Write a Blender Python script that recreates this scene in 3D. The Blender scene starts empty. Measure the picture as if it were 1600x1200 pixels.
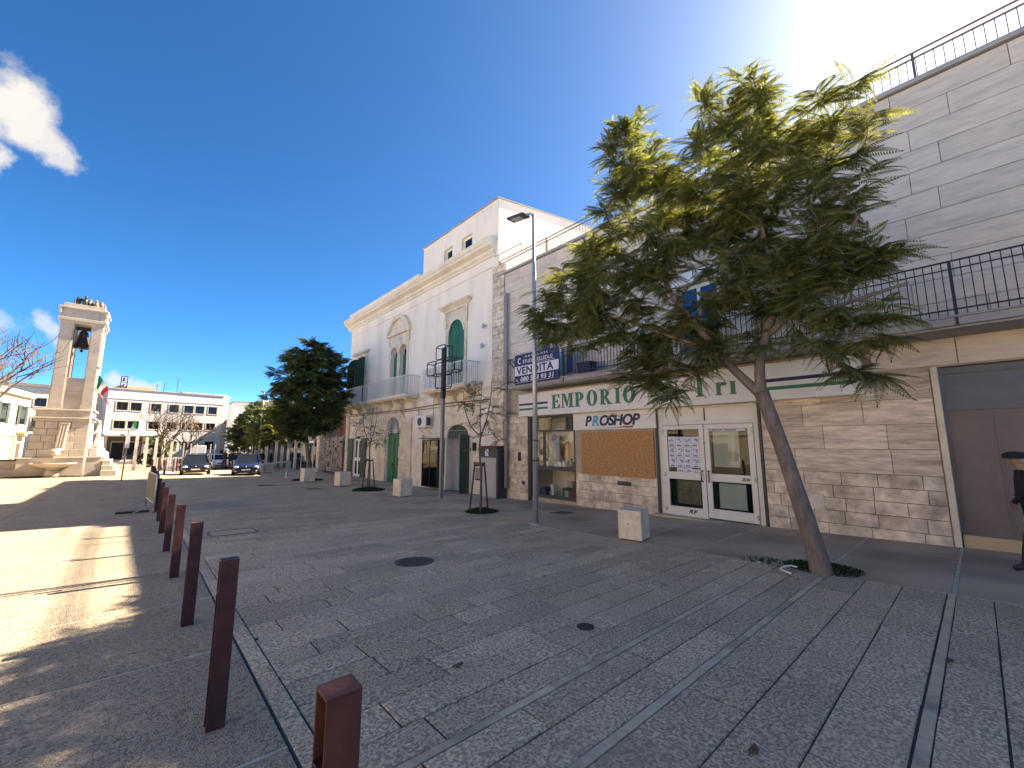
import bpy, math, random
import numpy as np
from mathutils import Vector, Matrix
from mathutils.geometry import tessellate_polygon
rng = random.Random(11)
R = math.radians
S = bpy.context.scene
COL = S.collection

# ------------------------------------------------------------------ camera
cam_d = bpy.data.cameras.new("camera"); cam = bpy.data.objects.new("camera", cam_d); COL.objects.link(cam)
cam.location = (0, 0, 1.65); cam.rotation_euler = (R(90 + 8.05), 0, R(-41.7))
cam_d.sensor_width = 36; cam_d.lens = 14.4; cam_d.clip_start = .05; cam_d.clip_end = 3000
S.camera = cam
# ------------------------------------------------------------------ light
SUN_EL, SUN_AZ = 39.9, 95.0          # azimuth from +Y towards +X
SUN_DIR = Vector((math.cos(R(SUN_EL)) * math.sin(R(SUN_AZ)), math.cos(R(SUN_EL)) * math.cos(R(SUN_AZ)), math.sin(R(SUN_EL))))
sun_d = bpy.data.lights.new("sun", 'SUN'); sun = bpy.data.objects.new("sun", sun_d); COL.objects.link(sun)
sun_d.energy = 3.9; sun_d.angle = R(.53); sun_d.color = (1, .945, .87)
sun.rotation_euler = SUN_DIR.to_track_quat('Z', 'Y').to_euler(); sun.location = (60, 0, 60)
SKY_STRENGTH = .09
VS = S.view_settings
S.display_settings.display_device = 'sRGB'
VS.view_transform = 'Standard'; VS.look = 'None'; VS.gamma = 1; VS.use_curve_mapping = False
VS.exposure = 2.74
VS.use_white_balance = True; VS.white_balance_temperature = 8300; VS.white_balance_tint = 10

def make_world():
    w = bpy.data.worlds.new("World"); S.world = w; w.use_nodes = True
    nt = w.node_tree; N = nt.nodes; L = nt.links; N.clear()
    out = N.new('ShaderNodeOutputWorld'); bg = N.new('ShaderNodeBackground'); bg.inputs[1].default_value = SKY_STRENGTH
    sk = N.new('ShaderNodeTexSky'); sk.sky_type = 'NISHITA'; sk.sun_disc = False
    sk.sun_elevation = R(SUN_EL); sk.sun_rotation = R(SUN_AZ); sk.altitude = 30; sk.air_density = .28; sk.dust_density = .22; sk.ozone_density = 6.0
    tc = N.new('ShaderNodeTexCoord')
    nz = N.new('ShaderNodeTexNoise'); nz.inputs['Scale'].default_value = 12; nz.inputs['Detail'].default_value = 7; nz.inputs['Roughness'].default_value = .6
    L.new(tc.outputs['Generated'], nz.inputs['Vector'])
    sub = N.new('ShaderNodeVectorMath'); sub.operation = 'SUBTRACT'; sub.inputs[1].default_value = (.5, .5, .5); L.new(nz.outputs['Color'], sub.inputs[0])
    scl = N.new('ShaderNodeVectorMath'); scl.operation = 'SCALE'; scl.inputs['Scale'].default_value = .12; L.new(sub.outputs[0], scl.inputs[0])
    add = N.new('ShaderNodeVectorMath'); add.operation = 'ADD'; L.new(tc.outputs['Generated'], add.inputs[0]); L.new(scl.outputs[0], add.inputs[1])
    acc = None
    for (d, r, a) in CLOUDS:
        ds = N.new('ShaderNodeVectorMath'); ds.operation = 'DISTANCE'; ds.inputs[1].default_value = d; L.new(add.outputs[0], ds.inputs[0])
        mr = N.new('ShaderNodeMapRange'); mr.interpolation_type = 'SMOOTHSTEP'
        mr.inputs[1].default_value = r * .35; mr.inputs[2].default_value = r; mr.inputs[3].default_value = a; mr.inputs[4].default_value = 0
        L.new(ds.outputs['Value'], mr.inputs[0])
        if acc is None: acc = mr.outputs[0]
        else:
            m = N.new('ShaderNodeMath'); m.operation = 'MAXIMUM'; L.new(acc, m.inputs[0]); L.new(mr.outputs[0], m.inputs[1]); acc = m.outputs[0]
    mx = N.new('ShaderNodeMix'); mx.data_type = 'RGBA'; L.new(acc, mx.inputs[0]); hs = N.new('ShaderNodeHueSaturation'); hs.inputs['Saturation'].default_value = 1.2; hs.inputs['Hue'].default_value = .497; L.new(sk.outputs[0], hs.inputs['Color']); L.new(hs.outputs[0], mx.inputs[6]); mx.inputs[7].default_value = (1.55, 1.65, 1.85, 1)
    L.new(mx.outputs[2], bg.inputs[0]); L.new(bg.outputs[0], out.inputs[0])
CLOUDS = [((-.195,.862,.47),.042,.9),((-.210,.869,.448),.045,.85),((-.183,.861,.474),.055,.95),((-.162,.872,.462),.05,.92),((-.143,.883,.447),.042,.85),((-.126,.892,.434),.03,.75),
          ((-.190,.899,.395),.028,.85),((-.206,.895,.397),.04,.9),((-.124,.977,.175),.026,.6),((-.176,.969,.174),.03,.45),((-.043,.994,.104),.035,.7),((-.013,.995,.096),.028,.65),((.137,.988,.065),.02,.7)]
make_world()

# ------------------------------------------------------------------ ground profile
def hy(y):
    y = max(y, -25.)
    if y < 9: return -.03 * y
    if y < 24: t = y - 9; return -.27 - .03 * (t - t * t / 30)
    if y < 34: return -.495
    return -.495 - .02 * (min(y, 100) - 34)
def gz(x, y): return -.021 * min(max(x, -12), 13) + hy(y)

# ------------------------------------------------------------------ materials
MATS = {}
def mat(name, col, rough=.8, var=.15, scale=5., stain=None, samt=.6, sscale=.7, sr=(.5, .68), bump=0., bscale=40., metal=0., spec=.3, rnd=0., isl=0.,
        stretch=(1, 1, 1), speck=None, spr=(.45, .58), spscale=60., voro=0, trans=0., coat=0.):
    m = bpy.data.materials.new(name); m.use_nodes = True; nt = m.node_tree; N = nt.nodes; L = nt.links
    b = N['Principled BSDF']; MATS[name] = m
    geo = N.new('ShaderNodeNewGeometry'); mp = N.new('ShaderNodeMapping'); mp.inputs['Scale'].default_value = stretch; L.new(geo.outputs['Position'], mp.inputs[0])
    def noise(s, det=5, rg=.55):
        n = N.new('ShaderNodeTexNoise'); n.inputs['Scale'].default_value = s; n.inputs['Detail'].default_value = det; n.inputs['Roughness'].default_value = rg
        L.new(mp.outputs[0], n.inputs['Vector']); return n.outputs['Fac']
    def rmp(v, a, bb, c=0., d=1.):
        r = N.new('ShaderNodeMapRange'); r.inputs[1].default_value = a; r.inputs[2].default_value = bb; r.inputs[3].default_value = c; r.inputs[4].default_value = d
        L.new(v, r.inputs[0]); return r.outputs[0]
    def mix(fac, c1, c2, mode='MIX'):
        x = N.new('ShaderNodeMix'); x.data_type = 'RGBA'; x.blend_type = mode
        for i, c in ((0, fac), (6, c1), (7, c2)):
            if isinstance(c, (int, float)): x.inputs[i].default_value = c
            elif isinstance(c, tuple): x.inputs[i].default_value = (*c, 1)
            else: L.new(c, x.inputs[i])
        return x.outputs[2]
    c = tuple(col)
    bh = None
    if speck is not None:
        if voro:
            v = N.new('ShaderNodeTexVoronoi'); v.inputs['Scale'].default_value = spscale; L.new(mp.outputs[0], v.inputs['Vector'])
            s1 = N.new('ShaderNodeMath'); s1.operation = 'MULTIPLY_ADD'; L.new(v.outputs['Distance'], s1.inputs[0]); s1.inputs[1].default_value = 1.; L.new(rmp(noise(spscale * .35, 3), .3, .7, -.25, .25), s1.inputs[2]); sv = s1.outputs[0]
        else: sv = noise(spscale, 4, .6)
        sf = rmp(sv, *spr); bh = sf
        c = mix(sf, c, tuple(speck))
    if stain is not None: 
        k = N.new('ShaderNodeMath'); k.operation = 'MULTIPLY'; L.new(rmp(noise(sscale, 8, .65), *sr), k.inputs[0]); k.inputs[1].default_value = samt
        c = mix(k.outputs[0], c, tuple(stain))
    if var:
        f = rmp(noise(scale, 6, .6), .3, .7, 1 - var, 1 + var)
        g = N.new('ShaderNodeCombineColor'); [L.new(f, g.inputs[i]) for i in range(3)]
        c = mix(1., c, g.outputs[0], 'MULTIPLY')
    for amt, src in ((rnd, 'o'), (isl, 'i')):
        if amt:
            if src == 'o': o = N.new('ShaderNodeObjectInfo').outputs['Random']
            else: o = geo.outputs['Random Per Island']
            f = rmp(o, 0, 1, 1 - amt, 1 + amt); g = N.new('ShaderNodeCombineColor'); [L.new(f, g.inputs[i]) for i in range(3)]
            c = mix(1., c, g.outputs[0], 'MULTIPLY')
    if isinstance(c, tuple): b.inputs['Base Color'].default_value = (*c, 1)
    else: L.new(c, b.inputs['Base Color'])
    b.inputs['Roughness'].default_value = rough; b.inputs['Metallic'].default_value = metal; b.inputs['Specular IOR Level'].default_value = spec
    if coat: b.inputs['Coat Weight'].default_value = coat; b.inputs['Coat Roughness'].default_value = .05
    if bump:
        bp = N.new('ShaderNodeBump'); bp.inputs['Strength'].default_value = bump; bp.inputs['Distance'].default_value = .02
        L.new(bh if bh is not None else noise(bscale, 6, .6), bp.inputs['Height']); L.new(bp.outputs[0], b.inputs['Normal'])
    if trans:
        t = N.new('ShaderNodeBsdfTranslucent'); mxs = N.new('ShaderNodeMixShader'); mxs.inputs[0].default_value = trans
        if isinstance(c, tuple): t.inputs[0].default_value = (*c, 1)
        else:
            L.new(mix(1., c, (1.3, 1.2, .45), 'MULTIPLY'), t.inputs[0])
        L.new(b.outputs[0], mxs.inputs[1]); L.new(t.outputs[0], mxs.inputs[2]); L.new(mxs.outputs[0], N['Material Output'].inputs[0])
    return m
def glass_mat(name, tint=(.8, .85, .85), refl=.12):
    m = bpy.data.materials.new(name); m.use_nodes = True; nt = m.node_tree; N = nt.nodes; L = nt.links; N.clear()
    o = N.new('ShaderNodeOutputMaterial'); t = N.new('ShaderNodeBsdfTransparent'); t.inputs[0].default_value = (*tint, 1)
    g = N.new('ShaderNodeBsdfGlossy'); g.inputs['Roughness'].default_value = .02; fr = N.new('ShaderNodeFresnel'); fr.inputs[0].default_value = 1.3
    a = N.new('ShaderNodeMath'); a.operation = 'ADD'; a.inputs[1].default_value = refl; a.use_clamp = True; L.new(fr.outputs[0], a.inputs[0])
    x = N.new('ShaderNodeMixShader'); L.new(a.outputs[0], x.inputs[0]); L.new(t.outputs[0], x.inputs[1]); L.new(g.outputs[0], x.inputs[2]); L.new(x.outputs[0], o.inputs[0])
    MATS[name] = m; return m

slab_m = mat('bush_hammered_limestone', (.78, .61, .43), .85, .10, 1.3, stain=(.50, .39, .275), samt=.55, sscale=.5, speck=(.33, .265, .195), spr=(.43, .6), spscale=48, bump=.7, isl=.13, rnd=.16)
strip_m = mat('smooth_stone_strip', (.58, .455, .315), .75, .2, 6, stain=(.12, .11, .10), samt=.6, sscale=2, isl=.15, bump=.1)
bed_m = mat('dark_mortar_bed', (.09, .083, .075), .95, .3, 8)
walk_m = mat('worn_brown_paving', (.56, .42, .295), .8, .25, 2.2, stain=(.27, .2, .145), samt=.85, sscale=.55, sr=(.42, .62), bump=.15, bscale=60, isl=.12, stretch=(1, 1, 1))
plaza_m = mat('exposed_aggregate', (.47, .385, .285), .9, .14, .9, stain=(.30, .26, .21), samt=.5, sscale=.45, speck=(.20, .16, .115), spr=(.33, .8), spscale=85, voro=1, bump=.6, isl=.06)
pstrip_m = mat('pale_joint_strip', (.50, .43, .34), .8, .2, 5, isl=.1)
earth_m = mat('ground_earth', (.30, .275, .235), .95, .25, .4, stain=(.2, .18, .15), sscale=.1)
iron_m = mat('cast_iron', (.085, .08, .078), .6, .3, 30, metal=.3, bump=.3, bscale=60)
corten_m = mat('corten_steel', (.05, .014, .013), .6, .35, 9, stain=(.085, .026, .018), samt=.7, sscale=3, bump=.08, bscale=90, spec=.4, rnd=.15)
dgrey_m = mat('dark_grey_paint', (.05, .052, .055), .5, .1, 6, spec=.4)
black_m = mat('black_metal', (.018, .018, .02), .45, .1, 6, spec=.4)
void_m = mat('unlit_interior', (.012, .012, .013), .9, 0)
galv_m = mat('galvanised_steel', (.42, .43, .44), .42, .1, 6, metal=.5, spec=.5)
plaster_m = mat('white_plaster', (.86, .765, .64), .85, .05, .8, stain=(.60, .525, .44), samt=.6, sscale=.9, sr=(.5, .75), bump=.06, bscale=25, stretch=(1, 1, .3))
lowplaster_m = mat('cream_lower_plaster', (.78, .70, .58), .85, .08, 1.2, stain=(.52, .44, .35), samt=.6, sscale=.8, bump=.08, bscale=20)
trim_m = mat('tufa_trim_stone', (.72, .62, .48), .85, .12, 3, stain=(.36, .3, .24), samt=.6, sscale=1.3, bump=.15, bscale=30, rnd=.06)
cornice_m = mat('cornice_stone', (.74, .66, .53), .85, .1, 2, stain=(.4, .36, .31), samt=.5, sscale=1., bump=.1)
trav_m = mat('travertine_cladding', (.70, .58, .45), .7, .24, 3, stain=(.36, .28, .21), samt=.8, sscale=.9, sr=(.45, .65), bump=.12, bscale=14, rnd=.14, stretch=(1, 1, 7))
block_m = mat('weathered_stone_block', (.68, .565, .43), .85, .3, 5, stain=(.28, .21, .155), samt=.75, sscale=1.6, sr=(.45, .66), bump=.3, bscale=22, rnd=.12)
upper_m = mat('pale_travertine_panel', (.66, .555, .45), .75, .1, 3, stain=(.38, .33, .3), samt=.5, sscale=.9, bump=.08, bscale=14, rnd=.07, stretch=(1, 1, 6))
joint_m = mat('dark_wall_joint', (.42, .335, .26), .9, .2, 6)
concrete_m = mat('grey_concrete', (.36, .34, .33), .9, .15, 2, stain=(.2, .19, .18), sscale=1)
white_m = mat('white_paint', (.78, .77, .74), .5, .04, 3, spec=.4)
alu_m = mat('cream_aluminium', (.72, .69, .62), .45, .05, 3, stain=(.5, .45, .38), samt=.3, sscale=3, spec=.4)
sign_m = mat('sign_panel', (.72, .70, .66), .4, .05, 2, stain=(.5, .48, .44), samt=.3, sscale=1.2, spec=.4)
green_m = mat('green_shutter_paint', (.012, .13, .062), .5, .15, 4, spec=.4)
gdoor_m = mat('green_door_paint', (.008, .155, .06), .45, .15, 4, spec=.4)
dkgreen_m = mat('dark_green_paint', (.045, .07, .06), .55, .15, 4, spec=.35)
navy_m = mat('navy_print', (.022, .028, .085), .5, .05, 3)
letter_m = mat('green_letters', (.016, .16, .075), .4, .05, 3, spec=.4)
cyan_m = mat('cyan_print', (.05, .32, .52), .5, 0); red_m = mat('red_print', (.5, .04, .03), .5, .05); blackp_m = mat('black_print', (.02, .02, .025), .6, 0)
osb_m = mat('strand_board', (.60, .32, .135), .75, .25, 14, speck=(.30, .13, .045), spr=(.40, .60), spscale=22, bump=.1, stretch=(1, 1, 2.2))
paper_m = mat('printed_paper', (.68, .68, .74), .7, .03, 4); greyp_m = mat('grey_print', (.25, .25, .28), .7, .1, 20)
frost_m = mat('pale_backing_sheet', (.42, .47, .44), .6, .08, 3)
pglass_m = mat('dark_window_glass', (.012, .014, .018), .05, 0, spec=.35)
bglass_m = mat('blue_reflecting_glass', (.02, .05, .11), .06, 0, spec=.7, metal=.2)
shopglass_m = glass_mat('shop_glass', (.9, .93, .93), .0)
ral_m = mat('black_railing', (.022, .024, .032), .5, .1, 4); wral_m = mat('white_railing', (.66, .66, .64), .5, .05, 4)
roofral_m = mat('brown_railing', (.12, .085, .075), .5, .1, 4)
garage_m = mat('brown_metal_door', (.165, .13, .125), .5, .15, 3, stain=(.07, .05, .05), sscale=1.5, spec=.4)
marble_m = mat('tower_limestone', (.42, .365, .30), .75, .12, 2, stain=(.29, .24, .195), samt=.55, sscale=.9, bump=.1, bscale=12, rnd=.07)
statue_m = mat('white_marble', (.72, .68, .62), .6, .1, 6)
bronze_m = mat('dark_bronze', (.055, .05, .045), .5, .3, 8, stain=(.12, .09, .05), sscale=4, metal=.5)
th_m = mat('pale_grey_render', (.47, .46, .44), .85, .08, .5, stain=(.36, .34, .32), samt=.65, sscale=.28, sr=(.52, .72))
th_frame_m = mat('stone_window_frame', (.44, .40, .35), .8, .1, 2)
brownwood_m = mat('brown_window_wood', (.09, .055, .04), .6, .1, 4)
cream_m = mat('cream_render', (.56, .46, .32), .85, .08, 1, stain=(.5, .38, .25), sscale=.6)
redwall_m = mat('red_render', (.36, .12, .07), .85, .2, 1.2, stain=(.24, .08, .05), sscale=.8)
rubble_m = mat('rubble_stone', (.36, .31, .26), .9, .3, 6, stain=(.16, .135, .11), samt=.7, sscale=1.5, bump=.5, bscale=14, rnd=.25, isl=.3)
olive_m = mat('olive_render', (.42, .39, .27), .85, .1, 1); terracotta_m = mat('terracotta', (.5, .26, .14), .85, .2, 3)
bark_m = mat('tree_bark', (.17, .135, .115), .9, .3, 14, stain=(.26, .2, .17), samt=.5, sscale=5, bump=1., bscale=22, stretch=(1, 1, .35))
twig_m = mat('thin_twigs', (.15, .115, .095), .9, .2, 10)
barebark_m = mat('bare_branches', (.115, .088, .076), .9, .2, 10)
leaf_m = mat('jacaranda_leaves', (.175, .20, .085), .6, .3, 1.2, stain=(.17, .13, .04), samt=.5, sscale=.8, sr=(.52, .7), isl=.35, spec=.25, trans=.42)
leaf2_m = mat('dark_leaves', (.09, .112, .04), .6, .3, 1.5, stain=(.09, .1, .02), samt=.6, sscale=.7, isl=.35, spec=.25, trans=.3)
grass_m = mat('grass_blades', (.03, .055, .015), .8, .3, 9, isl=.3, trans=.2)
stake_m = mat('brown_stakes', (.11, .07, .05), .85, .2, 8)
cube_m = mat('cream_stone_cube', (.76, .655, .51), .8, .1, 4, stain=(.50, .4, .3), samt=.6, sscale=2.8, sr=(.46, .64), bump=.08)
carblack_m = mat('black_car_paint', (.008, .009, .011), .3, 0, spec=.4, coat=.25); carblue_m = mat('navy_car_paint', (.008, .012, .04), .3, 0, spec=.4, coat=.25)
carwhite_m = mat('white_car_paint', (.72, .72, .72), .3, 0, spec=.5, coat=.6); carsilver_m = mat('silver_car_paint', (.45, .46, .47), .3, 0, metal=.4, coat=.5)
tyre_m = mat('tyre_rubber', (.02, .02, .02), .9, 0); rim_m = mat('alloy_rim', (.3, .3, .31), .35, 0, metal=.8); lamp_m = mat('headlight_glass', (.55, .57, .6), .1, 0, spec=.8)
plate_m = mat('number_plate', (.7, .7, .7), .5, 0); 
skin_m = mat('skin', (.32, .2, .15), .6, .05); coat_m = mat('dark_coat', (.022, .024, .03), .9, .2, 9, rnd=.3); trouser_m = mat('dark_trousers', (.028, .03, .04), .9, .2, 9)
hair_m = mat('grey_hair', (.3, .28, .27), .9, .2, 9); felt_m = mat('dark_felt_hat', (.02, .024, .03), .9, .2, 9)
flaggreen_m = mat('flag_green', (.0, .19, .07), .8, 0, trans=.25); flagwhite_m = mat('flag_white', (.7, .7, .68), .8, 0, trans=.25); flagred_m = mat('flag_red', (.5, .02, .025), .8, 0, trans=.25)
flagblue_m = mat('flag_blue', (.02, .08, .2), .8, 0)

# ------------------------------------------------------------------ mesh builder
class MB:
    def __init__(s): s.v = []; s.f = []; s.mi = []; s.cur = 0
    def add(s, vs, fs):
        o = len(s.v); s.v += [tuple(v) for v in vs]; s.f += [tuple(i + o for i in f) for f in fs]; s.mi += [s.cur] * len(fs); return s
    def box(s, x0, x1, y0, y1, z0, z1):
        return s.add([(x0, y0, z0), (x1, y0, z0), (x1, y1, z0), (x0, y1, z0), (x0, y0, z1), (x1, y0, z1), (x1, y1, z1), (x0, y1, z1)],
                     [(0, 3, 2, 1), (4, 5, 6, 7), (0, 1, 5, 4), (1, 2, 6, 5), (2, 3, 7, 6), (3, 0, 4, 7)])
    def taper(s, x0, x1, y0, y1, z0, X0, X1, Y0, Y1, z1):
        return s.add([(x0, y0, z0), (x1, y0, z0), (x1, y1, z0), (x0, y1, z0), (X0, Y0, z1), (X1, Y0, z1), (X1, Y1, z1), (X0, Y1, z1)],
                     [(0, 3, 2, 1), (4, 5, 6, 7), (0, 1, 5, 4), (1, 2, 6, 5), (2, 3, 7, 6), (3, 0, 4, 7)])
    def obox(s, c, ax, ay, az):     # centre and half axes
        c, ax, ay, az = map(Vector, (c, ax, ay, az)); vs = []
        for k in (-1, 1):
            for i, j in ((-1, -1), (1, -1), (1, 1), (-1, 1)): vs.append(c + ax * i + ay * j + az * k)
        return s.add(vs, [(0, 3, 2, 1), (4, 5, 6, 7), (0, 1, 5, 4), (1, 2, 6, 5), (2, 3, 7, 6), (3, 0, 4, 7)])
    def bar(s, a, b, w, h=None):
        a, b = Vector(a), Vector(b); d = b - a; l = d.length; d.normalize(); up = Vector((0, 0, 1)) if abs(d.z) < .9 else Vector((0, 1, 0))
        sx = d.cross(up).normalized(); sz = sx.cross(d)
        return s.obox((a + b) / 2, d * l / 2, sx * w / 2, sz * (h or w) / 2)
    def prism(s, poly, x0, x1):     # polygon of (y, z) pushed along x
        n = len(poly)
        return s.add([(x0, y, z) for y, z in poly] + [(x1, y, z) for y, z in poly],
                     [tuple(range(n)), tuple(range(2 * n - 1, n - 1, -1))] + [(i, n + i, n + (i + 1) % n, (i + 1) % n) for i in range(n)])
    def prismz(s, poly, z0, z1):
        n = len(poly)
        return s.add([(x, y, z0) for x, y in poly] + [(x, y, z1) for x, y in poly],
                     [tuple(range(n - 1, -1, -1)), tuple(range(n, 2 * n))] + [(i, (i + 1) % n, n + (i + 1) % n, n + i) for i in range(n)])
    def ring(s, outer, inner, x0, x1, closed=True):     # band between two (y,z) outlines of equal length
        n = len(outer); vs = [(x0, *p) for p in outer] + [(x0, *p) for p in inner] + [(x1, *p) for p in outer] + [(x1, *p) for p in inner]; fs = []
        for i in range(n if closed else n - 1):
            j = (i + 1) % n
            fs += [(i, j, n + j, n + i), (2 * n + i, 3 * n + i, 3 * n + j, 2 * n + j), (i, 2 * n + i, 2 * n + j, j), (n + i, n + j, 3 * n + j, 3 * n + i)]
        if not closed: fs += [(0, n, 3 * n, 2 * n), (n - 1, 3 * n - 1, 4 * n - 1, 2 * n - 1)]
        return s.add(vs, fs)
    def tube(s, pts, rad, n=8, caps=True):
        pts = [Vector(p) for p in pts]; m = len(pts)
        if not hasattr(rad, '__len__'): rad = [rad] * m
        vs = []; fs = []; px = None
        for i, p in enumerate(pts):
            d = (pts[min(i + 1, m - 1)] - pts[max(i - 1, 0)]); d.normalize()
            if px is None: px = d.orthogonal().normalized()
            px = (px - d * px.dot(d)); px = px.normalized() if px.length > 1e-6 else d.orthogonal().normalized()
            py = d.cross(px)
            for k in range(n):
                a = 2 * math.pi * k / n; vs.append(p + (px * math.cos(a) + py * math.sin(a)) * rad[i])
        for i in range(m - 1):
            for k in range(n): fs.append((i * n + k, i * n + (k + 1) % n, (i + 1) * n + (k + 1) % n, (i + 1) * n + k))
        if caps: fs += [tuple(range(n - 1, -1, -1)), tuple(range((m - 1) * n, m * n))]
        return s.add(vs, fs)
    def lathe(s, prof, c=(0, 0, 0), n=20):
        vs = []; fs = []; m = len(prof)
        for r, z in prof:
            for k in range(n): a = 2 * math.pi * k / n; vs.append((c[0] + r * math.cos(a), c[1] + r * math.sin(a), c[2] + z))
        for i in range(m - 1):
            for k in range(n): fs.append((i * n + k, i * n + (k + 1) % n, (i + 1) * n + (k + 1) % n, (i + 1) * n + k))
        fs += [tuple(range(n - 1, -1, -1)), tuple(range((m - 1) * n, m * n))]
        return s.add(vs, fs)
    def ball(s, c, r, n=10, m=7):
        rx, ry, rz = r if hasattr(r, '__len__') else (r, r, r); prof = [(math.sin(math.pi * i / m), -math.cos(math.pi * i / m)) for i in range(m + 1)]
        prof[0] = (.02, -1); prof[-1] = (.02, 1); o = len(s.v); s.lathe(prof, (0, 0, 0), n)
        s.v[o:] = [(c[0] + x * rx, c[1] + y * ry, c[2] + z * rz) for x, y, z in s.v[o:]]; return s
    def wall(s, outer, holes, x, depth):  # wall sheet in the plane x with openings that have reveals
        polys = [[Vector((y, z, 0)) for y, z in outer]] + [[Vector((y, z, 0)) for y, z in h] for h in holes]
        flat = [p for pl in polys for p in pl]
        s.add([(x, p.x, p.y) for p in flat], [tuple(t) for t in tessellate_polygon(polys)])
        for q, h in enumerate(holes):
            n = len(h); dp = depth[q] if hasattr(depth, '__len__') else depth
            s.add([(x, *p) for p in h] + [(x + dp, *p) for p in h], [(i, (i + 1) % n, n + (i + 1) % n, n + i) for i in range(n)])
        return s
    def mesh(s, name, mats, smooth=False, off=None):
        me = bpy.data.meshes.new(name)
        v = s.v if off is None else [(a - off[0], b - off[1], c - off[2]) for a, b, c in s.v]
        me.from_pydata(v, [], s.f)
        for m in (mats if isinstance(mats, (list, tuple)) else [mats]): me.materials.append(m)
        if any(s.mi): me.polygons.foreach_set('material_index', s.mi)
        if smooth: me.polygons.foreach_set('use_smooth', [True] * len(me.polygons))
        me.validate(); me.update(); return me
    def build(s, name, mats, parent=None, smooth=False, world=False, origin=None, bevel=0., kind=None):
        off = None
        if world and parent is not None: off = root_of(parent).location
        if origin is not None: off = origin
        o = bpy.data.objects.new(name, s.mesh(name, mats, smooth, off)); COL.objects.link(o)
        if parent is not None: o.parent = parent
        if origin is not None: o.location = origin if parent is None else Vector(origin) - root_of(parent).location
        if bevel:
            b = o.modifiers.new('bevel', 'BEVEL'); b.width = bevel; b.segments = 2; b.limit_method = 'ANGLE'; b.angle_limit = R(40)
        if kind: o['kind'] = kind
        return o
def root_of(o):
    while o.parent: o = o.parent
    return o
def tag(o, label=None, cat=None, group=None, kind=None):
    if label: o['label'] = label
    if cat: o['category'] = cat
    if group: o['group'] = group
    if kind: o['kind'] = kind
    return o
def thing(name, label, cat, loc=(0, 0, 0), rz=0., group=None):
    o = bpy.data.objects.new(name, None); COL.objects.link(o); o.location = loc; o.rotation_euler = (0, 0, rz); o.empty_display_size = .2
    return tag(o, label, cat, group)
def dup(o, loc=None, rz=None, label=None, parent=None):
    c = o.copy(); COL.objects.link(c)
    if parent is not None: c.parent = parent
    if loc is not None: c.location = loc
    if rz is not None: c.rotation_euler = (0, 0, rz)
    if label: c['label'] = label
    for ch in o.children: dup(ch, parent=c)
    return c
def structure(mb, name, m, smooth=False):
    o = mb.build(name, m, smooth=smooth); o['kind'] = 'structure'; return o
FACE = Matrix(((0, 0, -1, 0), (-1, 0, 0, 0), (0, 1, 0, 0), (0, 0, 0, 1)))      # text on a wall that faces -X
def text(name, body, m, size, loc, parent, off=.0, ext=.002, shear=0., space=1., align='LEFT', sx=1., frame=FACE):
    c = bpy.data.curves.new(name, 'FONT'); c.body = body; c.size = size; c.extrude = ext; c.offset = off; c.shear = shear; c.space_character = space; c.align_x = align
    t = bpy.data.objects.new(name + '_curve', c); COL.objects.link(t)
    me = bpy.data.meshes.new_from_object(t.evaluated_get(bpy.context.evaluated_depsgraph_get())); bpy.data.objects.remove(t); bpy.data.curves.remove(c)
    lp = Vector(loc) - root_of(parent).location
    me.transform(Matrix.Translation(lp) @ frame @ Matrix.Diagonal((sx, 1, 1, 1))); me.materials.clear(); me.materials.append(m); me.name = name
    o = bpy.data.objects.new(name, me); COL.objects.link(o); o.parent = parent; return o
def arch(y0, y1, z0, zs, n=12, rise=None):      # opening outline (y,z): straight sides up to zs, then an arch
    c = (y0 + y1) / 2; r = abs(y1 - y0) / 2; h = r if rise is None else rise
    return [(y0, z0), (y1, z0)] + [(c + (y1 - c) * math.cos(math.pi * i / n), zs + h * math.sin(math.pi * i / n)) for i in range(n + 1)]
def rect(y0, y1, z0, z1): return [(y0, z0), (y1, z0), (y1, z1), (y0, z1)]

# ================================================================== GROUND, ROAD, PAVEMENT, PLAZA
def lin(a, b, n): return [a + (b - a) * i / n for i in range(n + 1)]
def sheet(xs, ys, dz):
    m = MB(); n = len(xs)
    m.add([(x, y, gz(x, y) + dz) for y in ys for x in xs], [(j * n + i, j * n + i + 1, (j + 1) * n + i + 1, (j + 1) * n + i) for j in range(len(ys) - 1) for i in range(n - 1)]); return m
YS = [-400, -150, -60, -30, -25] + lin(-20, 40, 60) + lin(42, 110, 34) + [160, 300, 700]
structure(sheet([-700, -300, -120, -60, -30, -20, -14, -12, -6, 0, 6, 13, 20, 40, 90, 200, 400, 800], YS, -.03), 'ground', earth_m)
road = structure(sheet([.80, 4, 7.46], lin(-9, 60, 69), -.012), 'road', bed_m)
road2 = sheet([-1.5, 4, 11.0], lin(60, 110, 25), -.006); structure(road2, 'street', concrete_m)
walk = structure(sheet([7.46, 9, 11.6], lin(-9, 60, 69), -.012), 'pavement', bed_m)
plaza = structure(sheet([-30, -20, -12, -6, -2, .79], lin(-9, 76, 85), -.012), 'plaza', bed_m)
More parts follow.
